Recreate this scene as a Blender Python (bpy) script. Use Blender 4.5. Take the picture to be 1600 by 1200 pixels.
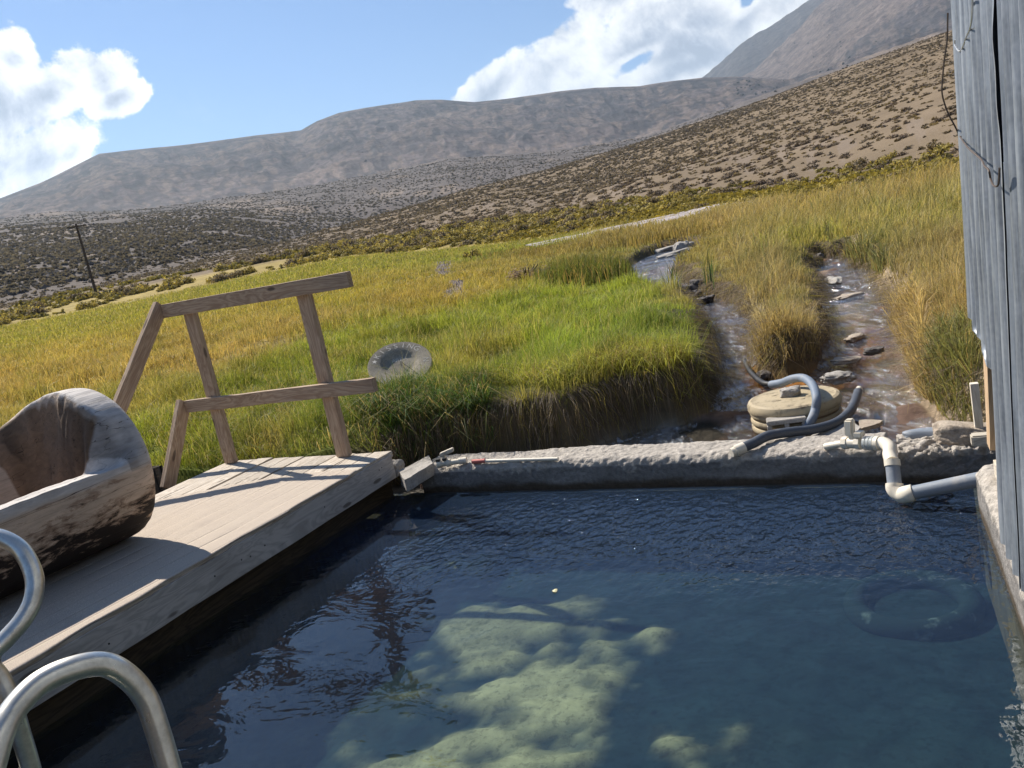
import bpy, bmesh, math, random
import numpy as np
from mathutils import Vector, Matrix
for o in list(bpy.data.objects): bpy.data.objects.remove(o)
MW = {}
scn = bpy.context.scene; COL = scn.collection
random.seed(7); RNG = np.random.default_rng(11)
R = math.radians
# ------------------------------------------------------------------ camera
H = 1.2; F = 1294.0; PITCH = R(10.2); CR, SR = .979, .2035
CP, SP = math.cos(PITCH), math.sin(PITCH)
r0 = Vector((1, 0, 0)); u0 = Vector((0, SP, CP)); fw = Vector((0, CP, -SP))
cam = bpy.data.objects.new('camera', bpy.data.cameras.new('camera')); COL.objects.link(cam)
right = CR*r0 - SR*u0; up = SR*r0 + CR*u0
cam.matrix_world = Matrix((( right.x, up.x, -fw.x, 0), (right.y, up.y, -fw.y, 0), (right.z, up.z, -fw.z, H), (0, 0, 0, 1)))
cam.data.sensor_width = 36; cam.data.lens = 36*F/1600; cam.data.clip_start = .05; cam.data.clip_end = 20000
scn.camera = cam
# ------------------------------------------------------------------ node helpers
class NT:
    def __init__(s, tree): s.t = tree; s.n = tree.nodes; s.l = tree.links
    def node(s, typ, **kw):
        n = s.n.new(typ)
        for k, v in kw.items():
            if k == 'inp':
                for a, b in v.items(): s.put(n.inputs[a], b)
            else: setattr(n, k, v)
        return n
    def put(s, sock, v):
        if isinstance(v, bpy.types.NodeSocket): s.l.new(v, sock)
        elif v is not None:
            try: sock.default_value = v
            except Exception: sock.default_value = (*v, 1) if hasattr(v, '__len__') else v
    def m(s, op, a, b=None, c=None, clamp=False):
        n = s.n.new('ShaderNodeMath'); n.operation = op; n.use_clamp = clamp
        s.put(n.inputs[0], a)
        if b is not None: s.put(n.inputs[1], b)
        if c is not None: s.put(n.inputs[2], c)
        return n.outputs[0]
    def vm(s, op, a, b=None, scale=None):
        n = s.n.new('ShaderNodeVectorMath'); n.operation = op
        s.put(n.inputs[0], a)
        if b is not None: s.put(n.inputs[1], b)
        if scale is not None: s.put(n.inputs['Scale'], scale)
        return n.outputs['Value'] if op in ('DOT_PRODUCT', 'LENGTH') else n.outputs[0]
    def noise(s, vec, scale, detail=4, rough=.55, dist=0, dim='3D'):
        n = s.n.new('ShaderNodeTexNoise'); n.noise_dimensions = dim
        if vec is not None: s.l.new(vec, n.inputs['Vector'])
        n.inputs['Scale'].default_value = scale; n.inputs['Detail'].default_value = detail
        n.inputs['Roughness'].default_value = rough; n.inputs['Distortion'].default_value = dist
        return n.outputs['Fac']
    def voro(s, vec, scale, feature='F1', rand=1.0):
        n = s.n.new('ShaderNodeTexVoronoi'); n.feature = feature
        if vec is not None: s.l.new(vec, n.inputs['Vector'])
        n.inputs['Scale'].default_value = scale; n.inputs['Randomness'].default_value = rand
        return n.outputs['Distance']
    def ramp(s, fac, stops):
        n = s.n.new('ShaderNodeValToRGB'); s.put(n.inputs[0], fac); e = n.color_ramp.elements
        while len(e) < len(stops): e.new(.5)
        for i, (p, c) in enumerate(stops):
            e[i].position = p; e[i].color = (*c, 1) if hasattr(c, '__len__') else (c, c, c, 1)
        return n.outputs[0]
    def sstep(s, x, a, b):
        n = s.n.new('ShaderNodeMapRange'); n.interpolation_type = 'SMOOTHSTEP'; s.put(n.inputs[0], x)
        n.inputs[1].default_value = a; n.inputs[2].default_value = b
        return n.outputs[0]
    def mix(s, f, a, b, mode='MIX'):
        n = s.n.new('ShaderNodeMix'); n.data_type = 'RGBA'; n.blend_type = mode
        s.put(n.inputs[0], f); s.put(n.inputs[6], (*a, 1) if isinstance(a, tuple) and len(a) == 3 else a)
        s.put(n.inputs[7], (*b, 1) if isinstance(b, tuple) and len(b) == 3 else b)
        return n.outputs[2]
    def bump(s, h, strength=.4, dist=.01, normal=None):
        n = s.n.new('ShaderNodeBump'); n.inputs['Strength'].default_value = strength; n.inputs['Distance'].default_value = dist
        s.l.new(h, n.inputs['Height'])
        if normal is not None: s.l.new(normal, n.inputs['Normal'])
        return n.outputs[0]
    def coord(s, which='Object'): return s.n.new('ShaderNodeTexCoord').outputs[which]
    def schlick(s, nrm, f0):        # the same from above and from below the surface
        inc = s.n.new('ShaderNodeNewGeometry').outputs['Incoming']; c = s.m('MINIMUM', s.m('ABSOLUTE', s.vm('DOT_PRODUCT', nrm, inc)), 1.0)
        return s.m('ADD', f0, s.m('MULTIPLY', 1-f0, s.m('POWER', s.m('SUBTRACT', 1.0, c), 5.0)))
    def attr(s, name): n = s.n.new('ShaderNodeAttribute'); n.attribute_name = name; return n.outputs['Color']
    def mapping(s, vec, scale=(1, 1, 1), loc=(0, 0, 0)):
        n = s.n.new('ShaderNodeMapping'); s.l.new(vec, n.inputs[0]); n.inputs['Scale'].default_value = scale; s.put(n.inputs['Location'], loc)
        return n.outputs[0]
# ------------------------------------------------------------------ world, sun, exposure
SUN_AZ = R(-39.5); SUN_EL = R(44)
sdir = Vector((math.sin(SUN_AZ)*math.cos(SUN_EL), math.cos(SUN_AZ)*math.cos(SUN_EL), math.sin(SUN_EL)))
def raydir(px, py):
    dx, dy = px-800, py-600; a = dx*CR-dy*SR; b = dx*SR+dy*CR
    return Vector((a, F*CP-b*SP, -F*SP-b*CP))
def build_world():
    w = bpy.data.worlds.new('World'); scn.world = w; w.use_nodes = True
    t = NT(w.node_tree); t.n.clear()
    sky = t.node('ShaderNodeTexSky', sky_type='NISHITA', sun_disc=False)
    sky.sun_elevation = SUN_EL; sky.sun_rotation = SUN_AZ; sky.altitude = 1200; sky.air_density = 1.0; sky.dust_density = .3; sky.ozone_density = 1.6
    d = t.coord('Generated')
    # directions on a tangent plane facing north: x to the east, z up
    sx = t.node('ShaderNodeSeparateXYZ', inp={0: d}).outputs
    yy = t.m('MAXIMUM', sx[1], .05)
    X = t.m('DIVIDE', sx[0], yy); Z = t.m('DIVIDE', sx[2], yy)
    vec = t.node('ShaderNodeCombineXYZ', inp={0: X, 1: Z, 2: 0.0}).outputs[0]
    def ell(px, py, rx, ry, rot=0):
        v = raydir(px, py); cx, cz = v.x/v.y, v.z/v.y
        rx /= 1290; ry /= 1290; a = R(rot)+R(11.7)
        dX = t.m('SUBTRACT', X, cx); dZ = t.m('SUBTRACT', Z, cz)
        p = t.m('ADD', t.m('MULTIPLY', dX, math.cos(a)/rx), t.m('MULTIPLY', dZ, math.sin(a)/rx))
        q = t.m('ADD', t.m('MULTIPLY', dX, -math.sin(a)/ry), t.m('MULTIPLY', dZ, math.cos(a)/ry))
        return t.m('SUBTRACT', 1.0, t.m('SQRT', t.m('ADD', t.m('MULTIPLY', p, p), t.m('MULTIPLY', q, q))))
    E = [(-40, 150, 110, 110), (20, 90, 45, 55), (70, 150, 115, 48, 6), (165, 125, 50, 42), (180, 155, 55, 28), (60, 250, 105, 55, 8), (-60, 300, 150, 90), (110, 238, 52, 22, 10),
         (1000, 60, 190, 62, 22), (860, 110, 150, 52, 22), (770, 140, 95, 36, 18), (1090, 60, 150, 75, 8), (960, -20, 80, 45, 0), (1180, 20, 150, 60, 8), (900, 150, 170, 40, 8), (1060, 110, 140, 38, 4), (1300, -60, 260, 70, 10), (1150, -110, 200, 60)]
    f = None
    for e in E:
        g = ell(*e); f = g if f is None else t.m('MAXIMUM', f, g)
    gap = ell(985, 100, 62, 18, 8); f = t.m('SUBTRACT', f, t.m('MULTIPLY', t.m('MAXIMUM', gap, 0.0), .9))
    gap2 = ell(1175, -8, 55, 16, 30); f = t.m('SUBTRACT', f, t.m('MULTIPLY', t.m('MAXIMUM', gap2, 0.0), .8))
    n1 = t.noise(vec, 8, 9, .62, .25); n3 = t.noise(vec, 24, 6, .6, .2)
    sh = t.vm('ADD', vec, (-.012, .024, 0.0)); n2 = t.noise(sh, 8, 9, .62, .25)
    dens = t.m('ADD', t.m('MULTIPLY', f, 1.0), t.m('MULTIPLY', t.m('SUBTRACT', n1, .5), 1.5))
    n4 = t.noise(vec, 70, 5, .65, .3)
    dens = t.m('ADD', dens, t.m('ADD', t.m('MULTIPLY', t.m('SUBTRACT', n3, .5), .75), t.m('MULTIPLY', t.m('SUBTRACT', n4, .5), .30)))
    mask = t.sstep(dens, -.03, .20)
    wisps = t.m('MULTIPLY', t.sstep(n1, .6, .9), .15)
    mask = t.m('MAXIMUM', mask, wisps)
    inner = t.sstep(t.m('ADD', f, t.m('MULTIPLY', t.m('SUBTRACT', n1, .5), 2.0)), .30, .95)
    lit = t.m('ADD', .97, t.m('MULTIPLY', t.m('SUBTRACT', n2, n1), -2.4))
    lit = t.m('SUBTRACT', lit, t.m('MULTIPLY', inner, .38))
    lit = t.m('MINIMUM', t.m('MAXIMUM', lit, .50), 1.12)
    cc = t.mix(t.sstep(lit, .45, .95), (.72, .80, .95), (1.0, 1.0, 1.0))
    STR = .066
    cc = t.vm('SCALE', cc, scale=t.m('MULTIPLY', lit, CLOUD/STR))
    skyc = t.mix(1.0, sky.outputs[0], SKYTINT, 'MULTIPLY')
    col = t.mix(t.m('MULTIPLY', mask, .96), skyc, cc)
    bg = t.node('ShaderNodeBackground', inp={0: col, 1: STR})
    out = t.node('ShaderNodeOutputWorld'); t.l.new(bg.outputs[0], out.inputs[0])
CLOUD = .80; SKYTINT = (.72, .93, 1.15)
build_world()
sl = bpy.data.lights.new('sun', 'SUN'); sl.energy = 5.0; sl.angle = R(.5); sl.color = (1, .93, .83)
so = bpy.data.objects.new('sun', sl); COL.objects.link(so); so.rotation_euler = sdir.to_track_quat('Z', 'Y').to_euler(); so.location = (0, 0, 30)
scn.view_settings.view_transform = 'Standard'; scn.view_settings.look = 'None'; scn.view_settings.exposure = .66; scn.view_settings.gamma = 1
scn.cycles.max_bounces = 8; scn.cycles.transparent_max_bounces = 12; scn.cycles.caustics_reflective = False; scn.cycles.caustics_refractive = False
scn.cycles.use_denoising = True; scn.cycles.sample_clamp_indirect = 6
# ------------------------------------------------------------------ geometry helpers
def P(px, py, z):
    v = raydir(px, py); t = (z-H)/v.z
    return Vector((v.x*t, v.y*t, z))
def atheight(px, py, x, y):       # the height above the ground point (x, y) of the sight line's pixel
    v = raydir(px, py); return H + v.z*math.hypot(x, y)/math.hypot(v.x, v.y)
def tag(o, label=None, cat=None, group=None, kind=None):
    if label: o['label'] = label
    if cat: o['category'] = cat
    if group: o['group'] = group
    if kind: o['kind'] = kind
    return o
def thing(name, loc, label, cat, group=None):
    o = bpy.data.objects.new(name, None); COL.objects.link(o); o.location = loc; o.empty_display_size = .1; MW[o.name] = Matrix.Translation(Vector(loc))
    return tag(o, label, cat, group)
def link(name, me, m, parent=None, mw=None):
    o = bpy.data.objects.new(name, me); COL.objects.link(o)
    if m is not None and not me.materials: me.materials.append(m)
    if mw is not None: o.matrix_basis = mw
    if parent is not None:
        o.parent = parent
        pm = MW[parent.name]
        o.matrix_parent_inverse = pm.inverted()
    MW[o.name] = mw.copy() if mw is not None else Matrix.Identity(4)
    return o
def mesh_np(name, V, Fc, smooth=False, col=None):
    """V (n,3); Fc: list of arrays (m,k) of the same k each"""
    me = bpy.data.meshes.new(name); V = np.asarray(V, dtype=np.float32)
    if not isinstance(Fc, (list, tuple)): Fc = [Fc]
    Fc = [np.asarray(f, dtype=np.int32) for f in Fc if len(f)]
    me.vertices.add(len(V)); me.vertices.foreach_set('co', V.ravel())
    idx = np.concatenate([f.ravel() for f in Fc]); sz = np.concatenate([np.full(len(f), f.shape[1], dtype=np.int32) for f in Fc])
    me.loops.add(len(idx)); me.loops.foreach_set('vertex_index', idx)
    me.polygons.add(len(sz)); st = np.zeros(len(sz), dtype=np.int32); st[1:] = np.cumsum(sz)[:-1]
    me.polygons.foreach_set('loop_start', st)
    me.polygons.foreach_set('use_smooth', np.full(len(sz), bool(smooth)))
    me.update(calc_edges=True)
    if col is not None:
        a = me.color_attributes.new('Col', 'FLOAT_COLOR', 'POINT')
        c = np.ones((len(V), 4), dtype=np.float32); c[:, :3] = col; a.data.foreach_set('color', c.ravel())
    return me
def grid_faces(nr, nc, wrap=False):
    i = np.arange(nr-1)[:, None]; j = np.arange(nc if wrap else nc-1)[None, :]; j2 = (j+1) % nc
    a = i*nc+j; b = i*nc+j2; c = (i+1)*nc+j2; d = (i+1)*nc+j
    return np.stack([a, b, c, d], -1).reshape(-1, 4)
# value noise
def _h(ix, iy, s):
    n = (ix.astype(np.int64)*374761393 + iy.astype(np.int64)*668265263 + s*1442695041) & 0xffffffff
    n = ((n ^ (n >> 13))*1274126177) & 0xffffffff
    return ((n ^ (n >> 16)) & 0xffff)/65535.0
def vn(x, y, s=0):
    x = np.asarray(x, float); y = np.asarray(y, float)
    ix = np.floor(x); iy = np.floor(y); fx = x-ix; fy = y-iy; fx = fx*fx*(3-2*fx); fy = fy*fy*(3-2*fy)
    return (_h(ix, iy, s)*(1-fx)+_h(ix+1, iy, s)*fx)*(1-fy)+(_h(ix, iy+1, s)*(1-fx)+_h(ix+1, iy+1, s)*fx)*fy
def fbm(x, y, s=0, o=4, g=.5):
    a = 1.; t = 0.; n = 0.
    for k in range(o):
        t = t+a*vn(x*2**k+17.3*k, y*2**k-9.1*k, s+k); n += a; a *= g
    return t/n
def sst(x, a, b):
    t = np.clip((x-a)/(b-a), 0, 1); return t*t*(3-2*t)
# builders -----------------------------------------------------------
def beam(name, A, B, w, h, m, parent, upv=(0, 0, 1), bev=.004, warp=.0):
    """a board from A to B, w across, h along upv"""
    A = Vector(A); B = Vector(B); L = (B-A).length; x = (B-A).normalized(); y = Vector(upv).cross(x).normalized(); z = x.cross(y)
    bm = bmesh.new(); bmesh.ops.create_cube(bm, size=1)
    for v in bm.verts: v.co = Vector((v.co.x*L, v.co.y*w, v.co.z*h))
    ed = [e for e in bm.edges if abs((e.verts[0].co-e.verts[1].co).x) > L*.5]
    nseg = max(2, int(L/.08))
    bmesh.ops.subdivide_edges(bm, edges=ed, cuts=nseg, use_grid_fill=True)
    sd = random.random()*50
    for v in bm.verts:
        xx = v.co.x; v.co.y += (float(vn(xx*6+sd, v.co.z*20+3, 5))-.5)*(.005+warp); v.co.z += (float(vn(xx*5+sd, v.co.y*20+9, 8))-.5)*(.004+warp)
    if bev:
        le = [e for e in bm.edges if e.is_manifold and e.calc_face_angle(0) > .9]
        bmesh.ops.bevel(bm, geom=le, offset=bev, segments=2, profile=.6, affect='EDGES')
    me = bpy.data.meshes.new(name); bm.to_mesh(me); bm.free()
    mw = Matrix(((x.x, y.x, z.x, 0), (x.y, y.y, z.y, 0), (x.z, y.z, z.z, 0), (0, 0, 0, 1))); mw.translation = (A+B)/2
    return link(name, me, m, parent, mw)
def catmull(pts, n=8):
    p = [Vector(q) for q in pts]; p = [2*p[0]-p[1]]+p+[2*p[-1]-p[-2]]; out = []
    for i in range(1, len(p)-2):
        for k in range(n):
            t = k/n; a, b, c, d = p[i-1], p[i], p[i+1], p[i+2]
            out.append(.5*((2*b)+(c-a)*t+(2*a-5*b+4*c-d)*t*t+(3*b-a-3*c+d)*t**3))
    out.append(p[-2]); return out
def tube_arrays(path, rad, seg=14, caps=True):
    path = [Vector(q) for q in path]; n = len(path); rad = rad if hasattr(rad, '__len__') else [rad]*n
    V = []; t0 = (path[1]-path[0]).normalized(); nrm = t0.orthogonal().normalized()
    for i in range(n):
        t = (path[min(i+1, n-1)]-path[max(i-1, 0)]).normalized(); nrm = (nrm-t*nrm.dot(t)).normalized(); b = t.cross(nrm)
        for k in range(seg):
            a = 2*math.pi*k/seg; V.append(path[i]+(nrm*math.cos(a)+b*math.sin(a))*rad[i])
    Fq = grid_faces(n, seg, True)
    tri = []
    if caps:
        for base, c, flip in ((0, path[0], 1), ((n-1)*seg, path[-1], 0)):
            ci = len(V); V.append(c)
            for k in range(seg):
                a, b2 = base+k, base+(k+1) % seg; tri.append((b2, a, ci) if flip else (a, b2, ci))
    return np.array([tuple(v) for v in V]), Fq, np.array(tri, dtype=np.int32).reshape(-1, 3)
class MB:
    def __init__(s): s.V = []; s.Q = []; s.T = []; s.n = 0
    def add(s, V, Q=None, T=None):
        s.V.append(np.asarray(V, float))
        if Q is not None and len(Q): s.Q.append(np.asarray(Q)+s.n)
        if T is not None and len(T): s.T.append(np.asarray(T)+s.n)
        s.n += len(V); return s
    def tube(s, path, rad, seg=14, caps=True): return s.add(*tube_arrays(path, rad, seg, caps))
    def lathe(s, prof, c=(0, 0, 0), axis=(0, 0, 1), seg=48):
        ax = Vector(axis).normalized(); a = ax.orthogonal().normalized(); b = ax.cross(a); V = []
        for (r, z) in prof:
            for k in range(seg):
                th = 2*math.pi*k/seg; V.append(Vector(c)+ax*z+(a*math.cos(th)+b*math.sin(th))*r)
        return s.add(np.array([tuple(v) for v in V]), grid_faces(len(prof), seg, True))
    def box(s, c, size, ax=((1, 0, 0), (0, 1, 0), (0, 0, 1))):
        c = np.array(c, float); A = np.array([np.array(a, float)/np.linalg.norm(a) for a in ax])
        V = [c+A[0]*i*size[0]/2+A[1]*j*size[1]/2+A[2]*k*size[2]/2 for k in (-1, 1) for j in (-1, 1) for i in (-1, 1)]
        return s.add(V, [(0, 2, 3, 1), (4, 5, 7, 6), (0, 1, 5, 4), (2, 6, 7, 3), (0, 4, 6, 2), (1, 3, 7, 5)])
    def build(s, name, m, parent=None, smooth=True, bev=0, mw=None, autosm=True):
        f = []
        if s.Q: f.append(np.concatenate(s.Q))
        if s.T: f.append(np.concatenate(s.T))
        me = mesh_np(name, np.concatenate(s.V), f, smooth)
        if bev:
            bm = bmesh.new(); bm.from_mesh(me); le = [e for e in bm.edges if e.is_manifold and e.calc_face_angle(0) > .6]
            bmesh.ops.bevel(bm, geom=le, offset=bev, segments=2, affect='EDGES'); bm.to_mesh(me); bm.free()
        if smooth and autosm:
            try: me.set_sharp_from_angle(angle=R(35))
            except Exception: pass
        return link(name, me, m, parent, mw)
def rock_mesh(name, size, seed, sub=3, rough=.35, flat=.0, ax=None):
    bm = bmesh.new(); bmesh.ops.create_icosphere(bm, subdivisions=sub, radius=1)
    from mathutils import noise as mn
    for v in bm.verts:
        c = v.co.copy(); k = (abs(c.x)**4+abs(c.y)**4+abs(c.z)**4)**.25
        c = c/(k**.8)                                   # squarer than a ball
        d = mn.noise(c*1.3+Vector((seed*7.1, seed, 0)))*rough + mn.noise(c*4+Vector((seed, 3, seed)))*rough*.35 + mn.noise(c*11+Vector((seed, 3, seed)))*rough*.14
        c *= 1+d; v.co = Vector((c.x*size[0], c.y*size[1], c.z*size[2]))
    me = bpy.data.meshes.new(name); bm.to_mesh(me); bm.free()
    for p in me.polygons: p.use_smooth = True
    try: me.set_sharp_from_angle(angle=R(30))
    except Exception: pass
    return me
# ------------------------------------------------------------------ materials
def new_mat(name):
    m = bpy.data.materials.new(name); m.use_nodes = True; t = NT(m.node_tree); t.n.clear()
    out = t.node('ShaderNodeOutputMaterial'); t.out = out.inputs['Surface']
    return m, t
def princ(t, **kw):
    p = t.node('ShaderNodeBsdfPrincipled'); names = {'col': 'Base Color', 'rough': 'Roughness', 'metal': 'Metallic', 'nrm': 'Normal', 'spec': 'Specular IOR Level', 'alpha': 'Alpha', 'trans': 'Transmission Weight', 'coat': 'Coat Weight', 'ior': 'IOR'}
    for k, v in kw.items(): t.put(p.inputs[names[k]], (*v, 1) if isinstance(v, tuple) and len(v) == 3 else v)
    return p.outputs[0]
def rand_vec(t):
    oi = t.node('ShaderNodeObjectInfo').outputs['Random']
    return t.node('ShaderNodeCombineXYZ', inp={0: t.m('MULTIPLY', oi, 37.0), 1: t.m('MULTIPLY', oi, 91.0), 2: t.m('MULTIPLY', oi, 53.0)}).outputs[0], oi
def wood(name, c1, c2, dark=(.05, .035, .025), grain=22, bump=.5, crack=.5, patch=.5):
    m, t = new_mat(name); rv, oi = rand_vec(t); v = t.vm('ADD', t.coord(), rv)
    g = t.noise(t.mapping(v, (1.2, grain, grain)), 2.2, 6, .6, .6)
    g2 = t.noise(t.mapping(v, (.7, 5, 5)), 2.0, 4, .5, 1.5)
    ring = t.m('FRACT', t.m('MULTIPLY', g2, 9.0))
    ring = t.m('MULTIPLY', t.m('ABSOLUTE', t.m('SUBTRACT', ring, .5)), 2.0)
    pt = t.noise(v, 3.0, 4, .6)
    f = t.m('ADD', t.m('MULTIPLY', g, .6), t.m('MULTIPLY', ring, .4))
    col = t.mix(t.sstep(f, .25, .75), c2, c1)
    col = t.mix(t.m('MULTIPLY', t.sstep(pt, .45, .7), patch), col, t.mix(.5, col, dark))
    ck = t.noise(t.mapping(v, (1.6, grain*2.2, grain*2.2)), 2.0, 3, .5, .8)
    ckm = t.m('MULTIPLY', t.sstep(ck, .70, .78), crack)
    col = t.mix(ckm, col, dark)
    kn = t.voro(t.mapping(v, (3.2, 11, 11)), 1.0); kn = t.m('MULTIPLY', t.m('SUBTRACT', 1.0, t.sstep(kn, .10, .17)), .7)
    col = t.mix(kn, col, dark)
    col = t.mix(1.0, col, t.ramp(oi, [(0, .82), (1, 1.12)]), 'MULTIPLY')
    h = t.m('SUBTRACT', t.m('ADD', f, t.m('MULTIPLY', g, .6)), t.m('MULTIPLY', ckm, 1.8))
    t.l.new(princ(t, col=col, rough=.85, spec=.25, nrm=t.bump(h, bump, .004)), t.out); return m
def stone(name, c1, c2, c3=None, scale=14, bump=.6, rough=.9, dist=.01, wet=None):
    m, t = new_mat(name); v = t.coord()
    a = t.noise(v, scale*.35, 5, .6, .3); b = t.noise(v, scale*2.4, 6, .7); c = t.noise(v, scale*9, 3, .6)
    col = t.mix(t.sstep(a, .35, .65), c1, c2)
    col = t.mix(t.m('MULTIPLY', t.sstep(b, .5, .72), .65), col, c3 or tuple(x*.35 for x in c1))
    col = t.mix(1.0, col, t.ramp(c, [(.3, .8), (.7, 1.2)]), 'MULTIPLY')
    h = t.m('ADD', t.m('ADD', a, t.m('MULTIPLY', b, .6)), t.m('MULTIPLY', c, .3))
    t.l.new(princ(t, col=col, rough=rough, spec=.3, nrm=t.bump(h, bump, dist)), t.out); return m
def plastic(name, col, dirt=(.12, .09, .06), rough=.4, amt=.5, scale=9):
    m, t = new_mat(name); v = t.coord(); a = t.noise(v, scale, 6, .65, .4); b = t.noise(v, scale*7, 4, .6)
    c = t.mix(t.m('MULTIPLY', t.sstep(a, .5, .75), amt), col, dirt)
    c = t.mix(t.m('MULTIPLY', t.sstep(b, .6, .75), amt*.7), c, dirt)
    t.l.new(princ(t, col=c, rough=t.ramp(a, [(.3, rough), (.8, min(1, rough+.35))]), nrm=t.bump(b, .15, .003)), t.out); return m
M = {}
M['rail'] = wood('weathered_rail_wood', (.54, .41, .29), (.36, .25, .17), patch=.3, bump=.5, crack=.4)
M['deck'] = wood('deck_board_wood', (.60, .53, .44), (.40, .34, .27), grain=16, patch=.25, bump=.45)
M['fascia'] = wood('fascia_wood', (.55, .51, .47), (.40, .37, .34), grain=9, patch=.35, bump=.3, crack=.25)
M['darkwood'] = wood('dark_wood', (.07, .05, .03), (.03, .022, .015))  # very dark brown for deck beams, joists, shrub stems and the shed backing
M['newwood'] = wood('pale_pine', (.56, .40, .25), (.42, .28, .16), grain=13, patch=.1, bump=.2)
M['whitewood'] = wood('whitewashed_board', (.72, .66, .55), (.55, .48, .38), grain=12, patch=.2, bump=.25)
M['curb'] = stone('crumbling_concrete', (.50, .46, .41), (.36, .33, .29), (.16, .14, .12), 16, .9, dist=.02)
M['block'] = stone('grey_block', (.42, .39, .35), (.30, .28, .25), (.15, .13, .11), 20, .6)
M['rockm'] = stone('sandy_rock', (.45, .38, .30), (.33, .27, .21), (.16, .13, .1), 12, .8, dist=.015)
M['darkrock'] = stone('dark_rock', (.14, .125, .115), (.09, .08, .075), (.26, .24, .22), 12, .8)
M['pvc'] = plastic('white_pvc', (.76, .69, .56), (.34, .27, .2), .35, .7)
M['greypvc'] = plastic('grey_pvc', (.22, .25, .29), (.45, .42, .38), .4, .55, 14)
M['hose'] = plastic('blue_grey_hose', (.17, .21, .27), (.36, .35, .34), .45, .5, 12)
M['hose_dark'] = plastic('dark_hose', (.055, .066, .085), (.26, .25, .25), .45, .6, 14)
M['drum'] = plastic('cream_drum', (.44, .36, .23), (.11, .085, .055), .55, 1.0, 13)
M['drum_dark'] = plastic('drum_grooves', (.20, .15, .09), (.05, .04, .02), .6, .8, 12)
M['blackpl'] = plastic('black_plastic', (.015, .015, .017), (.1, .09, .08), .4, .4)
M['red'] = plastic('faded_red', (.62, .16, .13), (.4, .3, .25), .5, .3)
def mk_tub():
    m, t = new_mat('tub_log_wood'); v = t.coord()      # x along the log
    g = t.noise(t.mapping(v, (3.0, 20, 20)), 2.0, 7, .65, .3); p = t.noise(v, 2.6, 5, .65, .4)
    a = t.attr('Col')
    col = t.mix(t.sstep(g, .3, .7), t.vm('SCALE', a, scale=.72), a)
    col = t.mix(t.m('MULTIPLY', t.sstep(p, .48, .72), .45), col, t.vm('SCALE', col, scale=.5))
    sz = t.node('ShaderNodeSeparateXYZ', inp={0: v}).outputs; cn = t.noise(t.mapping(v, (4.5, 12, 12)), 1.6, 9, .72, .3); chm = t.sstep(t.m('ADD', t.m('MULTIPLY', sz[2], -2.3), t.m('MULTIPLY', t.m('SUBTRACT', cn, .5), 1.9)), .42, .62)
    brm = t.sstep(t.m('ADD', t.m('MULTIPLY', sz[2], -2.3), t.m('MULTIPLY', t.m('SUBTRACT', cn, .5), 2.6)), .22, .5)
    inn = t.sstep(sz[2], -.30, -.04); outm = t.attr('Side'); col = t.mix(t.m('MULTIPLY', t.m('MULTIPLY', brm, outm), .6), col, (.20, .11, .06)); col = t.mix(t.m('MULTIPLY', chm, outm), col, (.028, .02, .016))
    cr = t.noise(t.mapping(v, (.12, 7, 7)), 2.0, 3, .5, 0); ln = t.m('ABSOLUTE', t.m('SUBTRACT', cr, .5)); ckm = t.m('SUBTRACT', 1.0, t.sstep(ln, .0, .0045))
    cr2 = t.noise(t.mapping(v, (1.8, 1.8, 1.8)), 2.4, 3, .5, 1.0); ln2 = t.m('ABSOLUTE', t.m('SUBTRACT', cr2, .52)); ck2 = t.m('MULTIPLY', t.m('SUBTRACT', 1.0, t.sstep(ln2, .0, .006)), .7)
    col = t.mix(t.m('MULTIPLY', ckm, .9), col, (.02, .015, .01))
    h = t.m('SUBTRACT', t.m('ADD', g, p), t.m('MULTIPLY', ckm, 1.5))
    t.l.new(princ(t, col=col, rough=.8, spec=.3, nrm=t.bump(h, .6, .008)), t.out); return m
M['tub'] = mk_tub()
def mk_metal():
    m, t = new_mat('galvanised_steel'); v = t.coord()
    s = t.noise(t.mapping(v, (10, 10, .5)), 3.0, 6, .65, .3); sp = t.voro(v, 60); p = t.noise(v, 5, 5, .7)
    col = t.mix(t.sstep(s, .3, .7), (.08, .10, .13), (.36, .40, .44))
    col = t.mix(t.m('MULTIPLY', t.sstep(p, .48, .7), .5), col, (.25, .29, .35))
    col = t.mix(.12, col, t.ramp(sp, [(0, .3), (1, .8)]))
    t.l.new(princ(t, col=col, rough=t.ramp(p, [(.3, .36), (.7, .5)]), metal=.3, nrm=t.bump(p, .12, .004)), t.out)
    m2, t = new_mat('stainless_tube'); v = t.coord(); p = t.noise(v, 18, 5, .7); q = t.noise(v, 240, 2, .5)
    col = t.mix(t.sstep(p, .35, .7), (.72, .69, .62), (.50, .475, .42))
    t.l.new(princ(t, col=col, rough=t.ramp(p, [(.3, .26), (.7, .42)]), metal=1.0, nrm=t.bump(q, .05, .001)), t.out)
    return m, m2
M['steel'], M['tube'] = mk_metal()
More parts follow.
